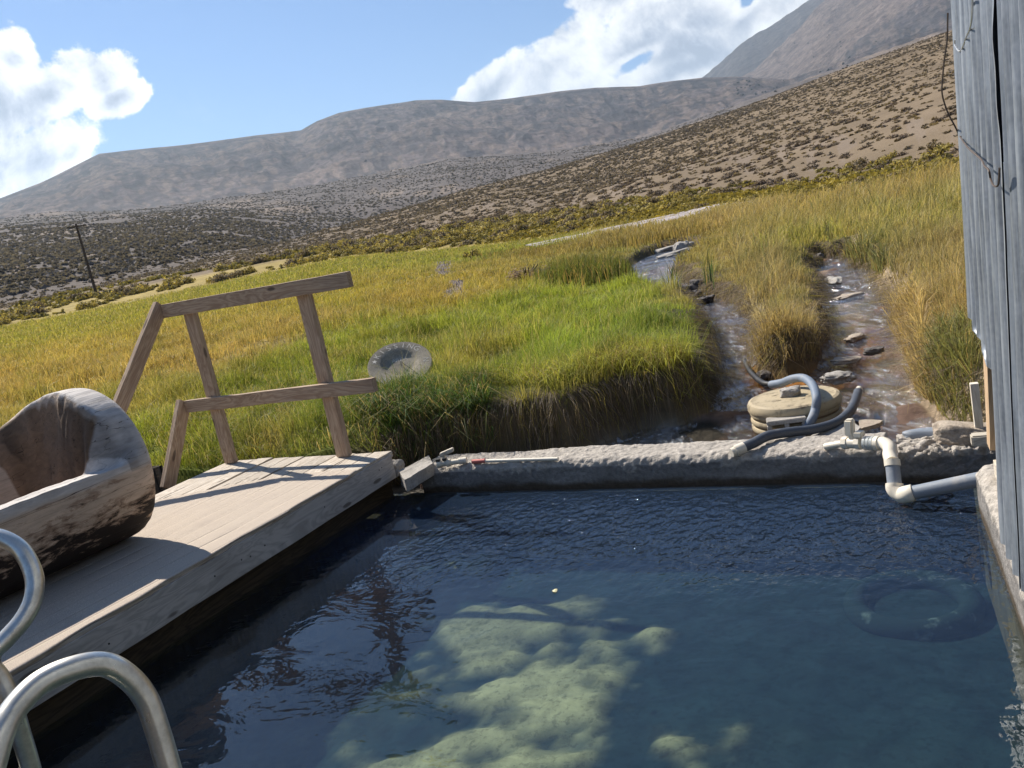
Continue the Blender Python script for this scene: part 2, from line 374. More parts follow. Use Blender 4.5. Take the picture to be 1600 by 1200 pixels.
def mk_carpet():
    m, t = new_mat('outdoor_carpet'); v = t.coord()
    a = t.noise(v, 320, 3, .7); b = t.noise(t.mapping(v, (1, 1, 1)), 3, 4, .6); c = t.noise(v, 60, 3, .6)
    col = t.mix(t.sstep(a, .35, .7), (.40, .335, .27), (.72, .62, .51))
    col = t.mix(t.m('MULTIPLY', t.sstep(b, .5, .8), .3), col, (.30, .25, .22))
    sx = t.node('ShaderNodeSeparateXYZ', inp={0: v}).outputs
    rib = t.m('FRACT', t.m('MULTIPLY', sx[0], 1/.14)); rib = t.m('MULTIPLY', t.m('SUBTRACT', 1.0, t.sstep(t.m('ABSOLUTE', t.m('SUBTRACT', rib, .5)), .0, .05)), 1.0)
    h = t.m('SUBTRACT', t.m('ADD', a, t.m('MULTIPLY', c, .5)), t.m('MULTIPLY', rib, 1.6))
    t.l.new(princ(t, col=col, rough=.95, spec=.1, nrm=t.bump(h, .8, .004)), t.out); return m
M['carpet'] = mk_carpet()
def mk_attr(name, rough=.9, bumpscale=30, bump=.5, spec=.2, translucent=0, var=.25, dist=.01):
    m, t = new_mat(name); a = t.attr('Col'); v = t.coord(); n = t.noise(v, bumpscale, 5, .65)
    col = t.mix(1.0, a, t.ramp(n, [(.25, 1-var), (.75, 1+var)]), 'MULTIPLY') if var else a
    p = princ(t, col=col, rough=rough, spec=spec, **({'nrm': t.bump(n, bump, dist)} if bump else {}))
    if translucent:
        tr = t.node('ShaderNodeBsdfTranslucent', inp={0: t.vm('MULTIPLY', col, (1.35, 1.3, .8))}); mx = t.node('ShaderNodeMixShader', inp={0: translucent}); t.l.new(p, mx.inputs[1]); t.l.new(tr.outputs[0], mx.inputs[2]); p = mx.outputs[0]
    t.l.new(p, t.out); return m
M['grass'] = mk_attr('grass_blades', .6, 3, 0, .25, .42, 0)
M['leaf'] = mk_attr('shrub_leaves', .75, 3, 0, .15, .25, 0)
M['attrconc'] = mk_attr('stained_concrete', .9, 45, .9, .25, 0, .3, .015)
# ------------------------------------------------------------------ pool frame:  a along the back curb to the right, b towards the viewer
O2 = np.array([-.71, 5.13]); U2 = np.array([.855, -.519]); V2 = np.array([-.519, -.855])
U3 = Vector((.855, -.519, 0)).normalized(); V3 = Vector((-.519, -.855, 0)).normalized(); Z3 = Vector((0, 0, 1))
def AB(a, b, z=0): return Vector((O2[0]+a*U2[0]+b*V2[0], O2[1]+a*U2[1]+b*V2[1], z))
FRAME = Matrix(((U3.x, V3.x, 0, O2[0]), (U3.y, V3.y, 0, O2[1]), (0, 0, 1, 0), (0, 0, 0, 1)))     # local x = a, y = b (mirrored handedness is fine for vertices)
WDIR = Vector((-math.sin(R(24.2)), -math.cos(R(24.2)), 0)); WN = Vector((-math.cos(R(24.2)), math.sin(R(24.2)), 0))   # along the right wall to the viewer; out of it over the pool
W0 = P(1556, 740, -.1)
ZW = -.30                                                # pool water
# ------------------------------------------------------------------ terrain
def azel(px, py):
    v = raydir(px, py); return math.atan2(v.x, v.y), math.atan2(v.z, math.hypot(v.x, v.y))
def ctrl(pts):
    A = []
    for px, py, r in pts:
        a, e = azel(px, py); A.append((a, H+r*math.tan(e), r))
    A.sort(); A = np.array(A); return A
K1 = ctrl([(-300, 577, 92), (0, 513, 90), (200, 474, 88), (400, 431, 84), (550, 402, 80), (640, 396, 75), (750, 386, 65), (850, 374, 55), (1000, 349, 45), (1250, 315, 30), (1500, 275, 24), (1800, 235, 22)])
K2 = ctrl([(-300, 545, 115), (0, 484, 112), (150, 452, 112), (300, 428, 108), (400, 408, 104), (550, 384, 98), (700, 362, 90), (850, 343, 76), (1000, 318, 62), (1250, 286, 46), (1500, 246, 38), (1800, 205, 36)])
K3 = ctrl([(-300, 540, 170), (0, 478, 165), (150, 446, 170), (250, 423, 180), (330, 404, 200), (450, 378, 240), (600, 334, 300), (700, 306, 330), (850, 267, 360), (1000, 222, 380), (1100, 190, 390), (1200, 153, 400), (1300, 115, 400), (1400, 78, 400), (1490, 46, 400), (1600, 2, 400), (1800, -80, 400)])
K4 = ctrl([(-300, 400, 1300), (0, 343, 1300), (130, 331, 1300), (200, 328, 1300), (300, 317, 1300), (400, 303, 1300), (500, 287, 1300), (600, 268, 1300), (700, 246, 1300), (850, 236, 1300), (1000, 214, 1300), (1100, 180, 1300), (1200, 144, 1300), (1300, 107, 1300), (1400, 70, 1300), (1490, 40, 1300), (1600, -5, 1300), (1800, -90, 1300)])
K5 = ctrl([(-300, 400, 3200), (-100, 345, 3200), (0, 309, 3200), (60, 286, 3200), (110, 262, 3200), (155, 240, 3200), (240, 230, 3200), (320, 222, 3200), (400, 212, 3200), (470, 204, 3200), (495, 190, 3200), (530, 177, 3200), (570, 169, 3200), (610, 163, 3200), (650, 157, 3200), (690, 156, 3200), (740, 159, 3200), (800, 152, 3200), (870, 144, 3200), (930, 138, 3200), (1000, 135, 3200), (1050, 126, 3200), (1100, 119, 3200), (1150, 117, 3200), (1190, 120, 3200), (1230, 125, 3000), (1300, 100, 2800), (1400, 62, 2600), (1490, 34, 2500), (1800, -100, 2500)])
K6 = ctrl([(-300, 440, 4300), (0, 390, 4300), (500, 300, 4300), (1000, 190, 4300), (1120, 150, 4300), (1150, 120, 4300), (1175, 104, 4300), (1220, 66, 4300), (1255, 30, 4300), (1290, -8, 4300), (1350, -50, 4300), (1500, -135, 4300), (1800, -300, 4300)])
K7 = ctrl([(-300, 450, 5600), (0, 400, 5600), (500, 310, 5600), (1000, 200, 5600), (1080, 150, 5600), (1097, 122, 5600), (1130, 94, 5600), (1160, 67, 5600), (1200, 41, 5600), (1240, 17, 5600), (1275, -12, 5600), (1310, -60, 5600), (1500, -120, 5600), (1800, -290, 5600)])
def kk(K, az): return np.interp(az, K[:, 0], K[:, 1]), np.interp(az, K[:, 0], K[:, 2])
def zs_stream(d): return -.27+.055*np.clip(d-5, 0, 3.4)+.003*np.clip(d-8.4, 0, 40)
def hillz(x, y):
    x = np.asarray(x, float); y = np.asarray(y, float)
    az = np.arctan2(x, np.maximum(y, 1e-6)); az = np.where(y <= 0, np.where(x > 0, 1.2, -1.2), az); az = np.clip(az, -1.2, 1.2); r = np.hypot(x, y)
    z1, r1 = kk(K1, az); z2, r2 = kk(K2, az); z3, r3 = kk(K3, az); z4, r4 = kk(K4, az); z5, r5 = kk(K5, az); z6, r6 = kk(K6, az); z7, r7 = kk(K7, az)
    zn = .05
    w = sst(az, azel(330, 404)[0], azel(600, 334)[0])                    # where the near slope has a crest
    rs = [np.full_like(r, 7.), r1, r2, r3, r3*1.25, r4, r4*1.18, r5, r5*1.06, r6, r6*1.04, r7, r7*1.1, np.full_like(r, 9000.)]
    z3b = z3+(z4-z3)*.06*(1-w)-w*r3*.03
    zz = [np.full_like(r, zn), z1, z2, z3, z3b, z4, z4-(20*w+5), z5, z5-40, z6, z6-60, z7, z7*.8, z7*.5]
    out = np.full_like(r, zn)
    for i in range(len(rs)-1):
        t = np.clip((r-rs[i])/(rs[i+1]-rs[i]), 0, 1)
        if i == 0: t = t**1.0
        out = np.where(r > rs[i], zz[i]+(zz[i+1]-zz[i])*t, out)
    # relief
    L = np.log(np.maximum(r, 1.))
    mt = sst(r, r4*.6, r5*.85)
    gul = np.abs(fbm(az*38+L*3, L*9, 31, 4)-.5)*2
    out = out+mt*(fbm(x/520., y/520., 5, 4)-.5)*110*sst(r, 1000, 3000)*(1-.85*sst(r, r5*.90, r5*.99)*(r < r5*1.05))*(1-.8*sst(r, r6*.93, r6)*(r > r6*.9))
    out = out-mt*gul*24*(1-sst(r, r5*.92, r5)*(r < r5*1.03))
    ns = sst(r, r2, r2*1.5)*(1-sst(r, r3*.85, r3))
    out = out+ns*(fbm(x/22., y/22., 9, 4)-.5)*np.minimum(3.2, r*.018)
    fn = sst(r, r3*1.3, r4*.5)*(1-sst(r, r4*.9, r4))
    out = out+fn*(fbm(x/90., y/90., 12, 4)-.5)*14
    # outcrop band just under the left mountain's crest
    cl = np.exp(-((r-r5*.972)/(r5*.006))**2)*sst(az, azel(480, 200)[0], azel(520, 190)[0])*(1-sst(az, azel(700, 160)[0], azel(760, 160)[0])); out = out-cl*7
    md = sst(r, 5, 7.5)*(1-sst(r, r1*.8, r1))
    out = out+md*(fbm(x/1.7, y/1.7, 3, 3)-.5)*.13+md*(1-sst(r, 12, 20))*(fbm(x/.75, y/.75, 8, 2)-.5)*.13
    return out
ZS = lambda px, py: (lambda p: (p.x, p.y))(P(px, py, float(zs_stream(P(px, py, -.27).xy.length))))
CH_PX = [(628, 742), (700, 722), (800, 716), (900, 706), (950, 690), (1000, 672), (1060, 662), (1108, 640), (1122, 600), (1120, 560), (1108, 525), (1092, 492), (1086, 470), (1050, 460), (1002, 450), (982, 430), (1000, 408), (1040, 388), (1092, 382), (1080, 402), (1050, 420), (1072, 440), (1112, 462), (1150, 480), (1176, 510), (1180, 545), (1192, 580), (1230, 596), (1284, 570), (1296, 535), (1294, 500), (1288, 460), (1280, 428), (1272, 402), (1316, 398), (1350, 425), (1372, 455), (1384, 492), (1400, 540), (1412, 580), (1440, 628), (1470, 668), (1530, 690), (1570, 720), (1560, 760), (1400, 745), (1000, 750)]
CH = np.array([ZS(*q) for q in CH_PX])
CH[-3:] -= 0
# the last points lie inside the pool behind the curb line
CH[-3] = AB(3.3, .35).xy; CH[-2] = AB(1.6, .3).xy; CH[-1] = AB(-.2, .3).xy
def inpoly(x, y, Pg):
    ins = np.zeros(np.shape(x), bool); n = len(Pg)
    for i in range(n):
        x1, y1 = Pg[i]; x2, y2 = Pg[(i+1) % n]
        if y1 == y2: continue
        c = ((y1 > y) != (y2 > y)) & (x < (x2-x1)*(y-y1)/(y2-y1)+x1); ins ^= c
    return ins
def polydist(x, y, Pg):
    d = np.full(np.shape(x), 1e9); n = len(Pg)
    for i in range(n):
        ax, ay = Pg[i]; bx, by = Pg[(i+1) % n]; dx, dy = bx-ax, by-ay; L = dx*dx+dy*dy+1e-12
        t = np.clip(((x-ax)*dx+(y-ay)*dy)/L, 0, 1); d = np.minimum(d, np.hypot(x-ax-t*dx, y-ay-t*dy))
    return np.where(inpoly(x, y, Pg), -d, d)
def abof(x, y):
    dx, dy = x-O2[0], y-O2[1]; det = U2[0]*V2[1]-U2[1]*V2[0]
    return (dx*V2[1]-dy*V2[0])/det, (U2[0]*dy-U2[1]*dx)/det
def chan(x, y):                                         # signed distance to the channel, wobbled
    s = np.full(np.shape(x), 9.); k = (np.hypot(x, y) < 32) & (y > 1)
    if np.any(k): s[k] = polydist(x[k], y[k], CH)+(fbm(x[k]*2.2, y[k]*2.2, 44, 3)-.5)*.16*np.clip(np.hypot(x[k], y[k])/6, .6, 2)
    return s
def terrain(x, y, ret=False):
    x = np.atleast_1d(np.asarray(x, float)); y = np.atleast_1d(np.asarray(y, float)); z = hillz(x, y); r = np.hypot(x, y)
    s = chan(x, y); steep = np.where(x > (y*.42+.2), .16, .10)*np.clip(r/6, 1, 2.2)
    bed = zs_stream(r)-.045+(fbm(x*2.6, y*2.6, 71, 4)-.46)*.17
    # the deep dark hollow between bank and stream, and the pale shelf behind the curb
    t = sst(s, 0, 1.0)*0+sst(s/steep, 0, 1)
    mound = .12*np.exp(-((s-.45)/.40)**2)*(x < 2.2)*(y < 9)
    top = z+mound
    z = bed+(top-bed)*t
    a, b = abof(x, y)
    yard = (b > -.10) & (a > -3.2) & (a < 6)
    bz = np.where((a > -.30), -1.6, -.42)
    # ground under and beside the deck
    bz = np.where(a < -2.6, -.05, bz)
    z = np.where(yard, np.minimum(z, bz), z)
    zz = sst(b, -.5, -.1)*(a < -.1)*(a > -5)*(b <= -.10)
    z = z-zz*.18
    return (z, s) if ret else z
def T1(x, y): return float(terrain(x, y)[0])
def hit(px, py, ztop=None):
    v = raydir(px, py); v = v/math.hypot(v.x, v.y); r = 4.5*1.0**0; r = np.geomspace(4.2, 6000, 1800)
    zt = hillz(v.x*r, v.y*r); zr = H+v.z*r; k = np.argmax(zr < zt)
    if k == 0: k = len(r)-1
    return Vector((v.x*r[k], v.y*r[k], zt[k]))
# colour anchors of the meadow: (px, py, weight radius in (az, log r), colour)
def lr(p): return math.atan2(p.x, p.y), math.log(max(p.xy.length, 1))
ANC = []
for px, py, s_, c in [(0, 600, .10, (.42, .29, .075)), (120, 560, .10, (.42, .31, .07)), (60, 520, .07, (.33, .30, .05)), (250, 500, .07, (.36, .31, .05)), (450, 430, .06, (.32, .30, .05)), (620, 410, .05, (.31, .30, .05)),
        (300, 560, .08, (.44, .31, .09)), (450, 520, .06, (.40, .29, .08)), (230, 620, .06, (.34, .30, .06)), (260, 690, .05, (.26, .29, .03)), (380, 640, .05, (.22, .25, .03)), (420, 690, .05, (.20, .20, .04)), (500, 560, .06, (.28, .31, .04)), (520, 480, .06, (.38, .31, .05)), (640, 470, .06, (.40, .29, .06)),
        (560, 620, .05, (.19, .25, .03)), (660, 640, .04, (.09, .16, .03)), (640, 520, .05, (.29, .31, .04)), (720, 560, .05, (.33, .33, .05)), (740, 630, .04, (.26, .28, .04)), (780, 500, .05, (.31, .35, .04)), (730, 450, .05, (.42, .32, .06)), (850, 560, .05, (.30, .36, .04)), (860, 470, .05, (.31, .36, .04)), (960, 480, .05, (.33, .38, .05)), (1030, 540, .05, (.25, .31, .05)), (950, 560, .05, (.26, .35, .04)), (1090, 510, .03, (.22, .31, .03)), (1060, 590, .03, (.33, .28, .06)), (960, 600, .04, (.32, .28, .06)),
        (850, 400, .05, (.35, .27, .07)), (950, 400, .05, (.24, .22, .06)), (800, 395, .04, (.26, .30, .04)), (1000, 370, .05, (.36, .26, .09)), (1150, 350, .05, (.38, .26, .09)), (1180, 440, .05, (.34, .27, .12)), (1240, 480, .05, (.40, .30, .14)), (1230, 390, .04, (.36, .36, .06)), (1180, 400, .04, (.36, .26, .11)), (1270, 450, .04, (.36, .28, .12)),
        (1300, 320, .05, (.38, .27, .08)), (1450, 300, .05, (.42, .30, .09)), (1400, 350, .06, (.38, .33, .10)), (1450, 420, .06, (.40, .31, .13)), (1480, 500, .05, (.42, .31, .14)), (1500, 600, .04, (.16, .19, .07)), (1440, 560, .04, (.36, .28, .12)), (1430, 640, .03, (.34, .26, .12)), (1330, 390, .04, (.20, .20, .07)), (1500, 460, .05, (.44, .33, .15))]:
    a, l = lr(hit(px, py)); ANC.append((a, l, s_, c))
AN = np.array([(a, l, s_) for a, l, s_, c in ANC]); AC = np.array([c for *_, c in ANC])
def meadow_col(x, y):
    az = np.arctan2(x, y); l = np.log(np.maximum(np.hypot(x, y), 1)); W = np.zeros(len(x)); Cc = np.zeros((len(x), 3))
    az = az+(fbm(x*.9, y*.9, 51, 3)-.5)*.09; l = l+(fbm(x*.9+9, y*.9, 57, 3)-.5)*.18
    for (a, ll, s_), c in zip(AN, AC):
        w = 1/(((az-a)/s_)**2+((l-ll)/(s_*2.2))**2+.05)**2; W += w; Cc += w[:, None]*c
    Cc = Cc/W[:, None]
    n = fbm(x*.55, y*.55, 61, 4)[:, None]; n2 = fbm(x*2.1, y*2.1, 66, 3)[:, None]
    Cc = Cc*np.array((.97, .985, 1.2)); g_ = Cc.mean(1, keepdims=True); Cc = Cc*.88+g_*np.array((1.15, 1.05, .5))*.12; Cc = Cc*(.80+.42*n); tan = np.array((.42, .31, .12)); grn = np.array((.20, .27, .04))
    Cc = Cc*(1-.35*sst(n2, .55, .75))+tan*.35*sst(n2, .55, .75); Cc = Cc*(1-.3*sst(1-n2, .55, .75))+grn*.3*sst(1-n2, .55, .75)
    return Cc
def hit_poly(pts): return np.array([tuple(hit(*q).xy) for q in pts])
GRAVEL = [hit_poly([(680, 411), (704, 410), (708, 420), (702, 431), (690, 433), (678, 426), (684, 418)]), hit_poly([(704, 441), (727, 444), (722, 462), (700, 470), (694, 462), (702, 452)])]
SHRUB_BELT = None
def build_ground():
    az = np.concatenate([np.linspace(-math.pi, R(-37), 40, endpoint=False), np.linspace(R(-37), R(37), 1000), np.linspace(R(37), math.pi, 41)[1:]])
    r = np.concatenate([np.linspace(.4, 4, 12, endpoint=False), np.geomspace(4, 12, 210, endpoint=False), np.geomspace(12, 60, 150, endpoint=False), np.geomspace(60, 420, 160, endpoint=False), np.geomspace(420, 9000, 330)])
    AZ, RR = np.meshgrid(az, r); x = (np.sin(AZ)*RR).ravel(); y = (np.cos(AZ)*RR).ravel(); z, s = terrain(x, y, True)
    azz = np.clip(np.where(y <= 0, np.where(x > 0, 1.2, -1.2), np.arctan2(x, np.maximum(y, 1e-6))), -1.2, 1.2); rr = np.hypot(x, y)
    z1, r1 = kk(K1, azz); z2, r2 = kk(K2, azz); z3, r3 = kk(K3, azz); z4, r4 = kk(K4, azz); z5, r5 = kk(K5, azz); z6, r6 = kk(K6, azz)
    C = meadow_col(x, y)*.62
    def blend(w, c): 
        w = np.asarray(w)[:, None]; C[:] = C*(1-w)+np.asarray(c)*w
    soil = np.array((.20, .152, .10)); n = fbm(x/6, y/6, 81, 4)[:, None]; n2 = fbm(x/40, y/40, 83, 4)[:, None]
    blend(sst(rr, r1*.98, r1*1.03), np.array((.34, .26, .09))*(.7+.6*n))
    blend(sst(rr, r1+(r2-r1)*.55, r1+(r2-r1)*.9), soil*(.75+.5*n))
    # the grey eroded bank on the right slope
    blend(.25*sst(fbm(azz*60, rr/14, 88, 3), .55, .65)*(rr > r2*1.1)*(rr < r2*1.6), (.26, .215, .19))
    grey = np.array((.14, .12, .108))
    wl = 1-sst(azz, azel(330, 404)[0], azel(600, 334)[0])
    blend(sst(rr, r2*1.2, r2*1.5)*wl*.8, grey*(.8+.5*n2))
    blend(sst(rr, r3*1.0, r3*1.2), grey*(.75+.6*n2))
    streak = sst(fbm(azz*26, np.log(rr)*7, 91, 4), .60, .70)*(rr > r3)*(rr < r5)
    blend(.45*streak, (.33, .25, .18))
    mt = sst(rr, r4*.9, r4*1.25)
    mc = np.array((.19, .152, .138))*(.75+.5*fbm(x/260, y/260, 95, 5)[:, None])
    blend(mt, mc)
    blend(.55*mt*sst(fbm(x/330+3, y/330, 97, 5), .52, .66), (.27, .20, .155))
    blend(.7*mt*sst(fbm(azz*70, rr/160, 98, 5), .53, .60), (.075, .07, .072)); blend(.55*mt*sst(fbm(azz*14, z/26, 118, 4), .56, .62), (.08, .073, .074)); blend(.5*mt*sst(fbm(azz*200, rr/50, 128, 3), .58, .66), (.07, .066, .06)); blend(.5*mt*sst(fbm(azz*120, rr/90, 108, 4), .55, .65), (.30, .225, .17))
    blend(.7*np.exp(-((rr-r5*.972)/(r5*.007))**2)*(rr > 1500), (.07, .062, .06))
    blend(sst(rr, r5*1.1, r5*1.2)*(rr > 3300)*.8, np.array((.25, .19, .155))*(.7+.6*fbm(x/200, y/200, 99, 5)[:, None]))
    blend(sst(rr, r6*1.01, r6*1.05)*.9, np.array((.10, .09, .085))*(.7+.7*fbm(x/150, y/150, 100, 5)[:, None]))
    # stream bed, banks
    nb = fbm(x*3, y*3, 101, 4); nb2 = fbm(x*1.1, y*1.1, 103, 3)
    bedc = np.array((.15, .10, .078))*(.5+.8*nb[:, None]); orange = np.array((.30, .13, .03))
    ow = np.exp(-(((x-P(1265, 578, -.25).x)/.75)**2+((y-P(1265, 578, -.25).y)/.6)**2)); ow = np.clip(ow*1.2+.5*sst(nb2, .56, .7), 0, 1)[:, None]
    bedc = bedc*(1-ow)+orange*(.6+.6*nb[:, None])*ow
    pale = (sst(nb, .62, .74)*.7)[:, None]; bedc = bedc*(1-pale)+np.array((.36, .27, .20))*pale
    sh = np.exp(-(((x-P(1000, 685, -.27).x)/.30)**2+((y-P(1000, 685, -.27).y)/.28)**2)); sh = np.clip(sh*2, 0, 1)[:, None]
    bedc = bedc*(1-sh)+np.array((.30, .29, .28))*sh
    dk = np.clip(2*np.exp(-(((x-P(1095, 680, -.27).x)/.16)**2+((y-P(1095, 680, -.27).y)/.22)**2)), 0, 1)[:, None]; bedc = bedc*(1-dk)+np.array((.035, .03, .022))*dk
    w = (1-sst(s, -.05, .10)); C[:] = C*(1-w[:, None])+bedc*w[:, None]
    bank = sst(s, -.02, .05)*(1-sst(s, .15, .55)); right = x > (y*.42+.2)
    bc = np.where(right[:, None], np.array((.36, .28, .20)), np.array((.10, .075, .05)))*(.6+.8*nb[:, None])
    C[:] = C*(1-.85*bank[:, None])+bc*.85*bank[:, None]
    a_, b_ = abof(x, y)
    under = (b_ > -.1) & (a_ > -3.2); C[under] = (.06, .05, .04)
    nr, nc = len(r), len(az); Fq = grid_faces(nr, nc-1+1)[:, ::-1]
    # cap at the centre
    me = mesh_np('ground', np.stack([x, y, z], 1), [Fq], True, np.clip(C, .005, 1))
    m, t = new_mat('ground_earth'); a = t.attr('Col'); v = t.coord()
    dist = t.vm('LENGTH', v)
    near = t.noise(v, 9, 6, .7); mid = t.noise(v, .8, 5, .65); spk = t.voro(t.mapping(v, (1, 1, .3)), .33); far = t.noise(v, .02, 9, .72); far2 = t.voro(t.mapping(v, (1, 1, .4)), .09)
    f1 = t.sstep(dist, 40, 120); f2 = t.sstep(dist, 200, 900); f3 = t.sstep(dist, 1200, 2600)
    c1 = t.mix(1.0, a, t.ramp(near, [(.2, .55), (.8, 1.45)]), 'MULTIPLY')
    c2 = t.mix(1.0, a, t.ramp(mid, [(.25, .6), (.75, 1.4)]), 'MULTIPLY')
    c3 = t.mix(t.m('MULTIPLY', t.m('SUBTRACT', 1.0, t.sstep(spk, .3, .62)), .75), a, (.075, .066, .06)); c3 = t.mix(1.0, c3, t.ramp(far, [(.3, .75), (.7, 1.3)]), 'MULTIPLY')
    c4 = t.mix(t.m('MULTIPLY', t.m('SUBTRACT', 1.0, t.sstep(far2, .2, .55)), .38), a, (.075, .065, .062)); c4 = t.mix(1.0, c4, t.ramp(far, [(.32, .5), (.68, 1.5)]), 'MULTIPLY')
    col = t.mix(f1, c1, c2); col = t.mix(f2, col, c3); col = t.mix(f3, col, c4)
    hb = t.bump(near, .5, .03); hb2 = t.bump(far, 1.0, 45.0)
    nm = t.node('ShaderNodeMix', data_type='VECTOR'); t.put(nm.inputs[0], f3); t.l.new(hb, nm.inputs[4]); t.l.new(hb2, nm.inputs[5])
    t.l.new(princ(t, col=col, rough=.95, spec=.1, nrm=nm.outputs[1]), t.out)
    tag(link('ground', me, m), kind='structure')
build_ground()
def ribbon(name, upper, lower, dz, m, kind='structure', n=60):
    def res(pl):
        pl = np.array(pl, float); d = np.r_[0, np.cumsum(np.hypot(*np.diff(pl, axis=0).T))]; t = np.linspace(0, d[-1], n); return np.stack([np.interp(t, d, pl[:, 0]), np.interp(t, d, pl[:, 1])], 1)
    A, B = res(upper), res(lower); V = []; rows = 5
    for i in range(n):
        pa, pb = hit(*A[i]), hit(*B[i])
        for k in range(rows):
            q = pa.lerp(pb, k/(rows-1)); w = 1 if 0 < k < rows-1 else -1; V.append((q.x, q.y, 0))
    V = np.array(V); V[:, 2] = hillz(V[:, 0], V[:, 1])+dz*np.where(np.isin(np.arange(len(V)) % rows, (0, rows-1)), -.5, 1)
    return tag(link(name, mesh_np(name, V, [grid_faces(n, rows)], True), m), kind=kind)
M['mineral'] = stone('white_mineral_bed', (.52, .47, .47), (.36, .31, .29), (.20, .17, .16), 2.2, .8, dist=.15)
ribbon('dry_creek_bed', [(815, 386), (870, 374), (915, 364), (960, 352), (1010, 341), (1070, 330), (1120, 320), (1180, 315), (1228, 313)], [(840, 389), (890, 381), (930, 374), (980, 363), (1030, 352), (1080, 341), (1130, 331), (1190, 324), (1240, 318)], .12, M['mineral'])
ribbon('dirt_track', [(1262, 309), (1350, 300), (1440, 292), (1515, 283)], [(1262, 313), (1350, 304), (1440, 295.5), (1515, 286.5)], .06, M['mineral'])
# ------------------------------------------------------------------ pool basin and water
def build_pool():
    m, t = new_mat('pool_floor_sediment'); a = t.attr('Col'); v = t.coord(); n = t.noise(v, 7, 7, .7, .4); n2 = t.noise(v, 26, 5, .7); vo = t.voro(v, 13)
    c = t.mix(1.0, a, t.ramp(n, [(.32, .5), (.68, 1.3)]), 'MULTIPLY'); c = t.mix(t.m('MULTIPLY', t.sstep(n2, .52, .62), .55), c, t.vm('SCALE', c, scale=.4))
    t.l.new(princ(t, col=c, rough=1.0, spec=0.0, nrm=t.bump(n2, .15, .006)), t.out)
    na, nb = 150, 170; A, B = np.meshgrid(np.linspace(-.9, 3.8, na), np.linspace(-.05, 5.2, nb)); A = A.ravel(); B = B.ravel()
    X = O2[0]+A*U2[0]+B*V2[0]; Y = O2[1]+A*U2[1]+B*V2[1]
    zb = -.72; w = np.zeros(len(X)); nn = fbm(X*2.3, Y*2.3, 201, 5); nn2 = fbm(X*7, Y*7, 207, 3)
    for px, py, rx, ry, k in [(745, 990, 150, 80, .75), (850, 1085, 190, 125, .95), (800, 1175, 270, 80, .95), (640, 1200, 150, 50, .7), (712, 868, 50, 30, .8), (728, 846, 28, 14, .6)]:
        c = P(px, py, zb); ex = P(px+rx, py, zb)-c; ey = P(px, py+ry, zb)-c; Mx = np.array([[ex.x, ey.x], [ex.y, ey.y]]); iv = np.linalg.inv(Mx)
        d = iv @ np.stack([X-c.x, Y-c.y]); q = 1-np.hypot(d[0], d[1]); w = np.maximum(w, k*sst(q+(nn-.5)*2.2+(nn2-.5)*1.1, .0, .55))
    dark = np.array((.016, .034, .044)); pale = np.array((.36, .35, .23)); olive = np.array((.062, .072, .038))
    ol = sst(nn, .3, .75)*np.clip((B-1.2)/1.6, 0, 1); C = dark*(1-ol[:, None])+olive*ol[:, None]; C = C*(1-w[:, None])+pale*w[:, None]
    z = zb+w*.03+(nn-.5)*.04
    tag(link('pool_floor', mesh_np('pool_floor', np.stack([X, Y, z], 1), [grid_faces(nb, na)[:, ::-1]], True, C), m), kind='structure')
    # the pool's side walls under water
    mw, t = new_mat('pool_wall_concrete'); v = t.coord(); n = t.noise(v, 6, 5, .65); sz = t.node('ShaderNodeSeparateXYZ', inp={0: v}).outputs[2]
    c = t.mix(t.sstep(n, .35, .7), (.10, .085, .065), (.045, .04, .032)); t.l.new(princ(t, col=c, rough=.9, nrm=t.bump(n, .5, .02)), t.out)
    b = MB()
    def wall(p, q, nrm, th=.25):
        p = Vector(p); q = Vector(q); n_ = Vector(nrm); V = [p, q, q-n_*th, p-n_*th]; b.add([(*w_.xy, zz) for zz in (-1.7, ZW-.01) for w_ in V], [(0, 1, 5, 4), (1, 2, 6, 5), (2, 3, 7, 6), (3, 0, 4, 7), (4, 5, 6, 7)])
    wall(AB(-.9, .012), AB(3.9, .012), V3, .2); wall(AB(-.62, .012), AB(-.62, 5.2), U3); wall(AB(-.9, 5.2), AB(3.9, 5.2), -V3)
    q = W0+WDIR*.0; b2 = W0+WDIR*5.0; wall(q-WDIR*.4+WN*.05, b2+WN*.05, WN, .2)
    tag(b.build('pool_wall', mw, smooth=False), kind='structure')
    # water: one gently waved sheet
    m, t = new_mat('pool_water'); v = t.coord(); sp = t.node('ShaderNodeSeparateXYZ', inp={0: v}).outputs
    # v: local a, b
    w1 = t.noise(t.mapping(v, (1, 1.6, 1)), 3.2, 3, .5, .6); w2 = t.noise(t.mapping(v, (1.0, .9, 1)), 9, 3, .55, .5); w3 = t.noise(t.mapping(v, (1.15, .85, 1)), 21, 2, .5, .3)
    # ruffled patch below the back curb, calm in front
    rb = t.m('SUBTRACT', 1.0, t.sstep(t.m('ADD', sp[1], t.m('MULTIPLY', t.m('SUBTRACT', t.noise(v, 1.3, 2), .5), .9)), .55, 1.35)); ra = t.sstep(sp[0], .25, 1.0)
    ruff = t.m('ADD', t.m('MULTIPLY', t.m('MULTIPLY', rb, ra), 1.0), .02)
    h = t.m('ADD', t.m('MULTIPLY', w1, .55), t.m('MULTIPLY', w2, .07)); h = t.m('ADD', h, t.m('MULTIPLY', t.m('MULTIPLY', w2, ruff), 1.3)); h = t.m('ADD', h, t.m('MULTIPLY', t.m('MULTIPLY', w3, ruff), 2.0))
    bp = t.bump(h, 1.0, .016)
    bpw = t.bump(h, .35, .016); fr = t.schlick(bpw, .065)
    gl = t.node('ShaderNodeBsdfGlossy', inp={'Roughness': .025}); gl.inputs[0].default_value = (1, 1, 1, 1); t.l.new(bp, gl.inputs['Normal'])
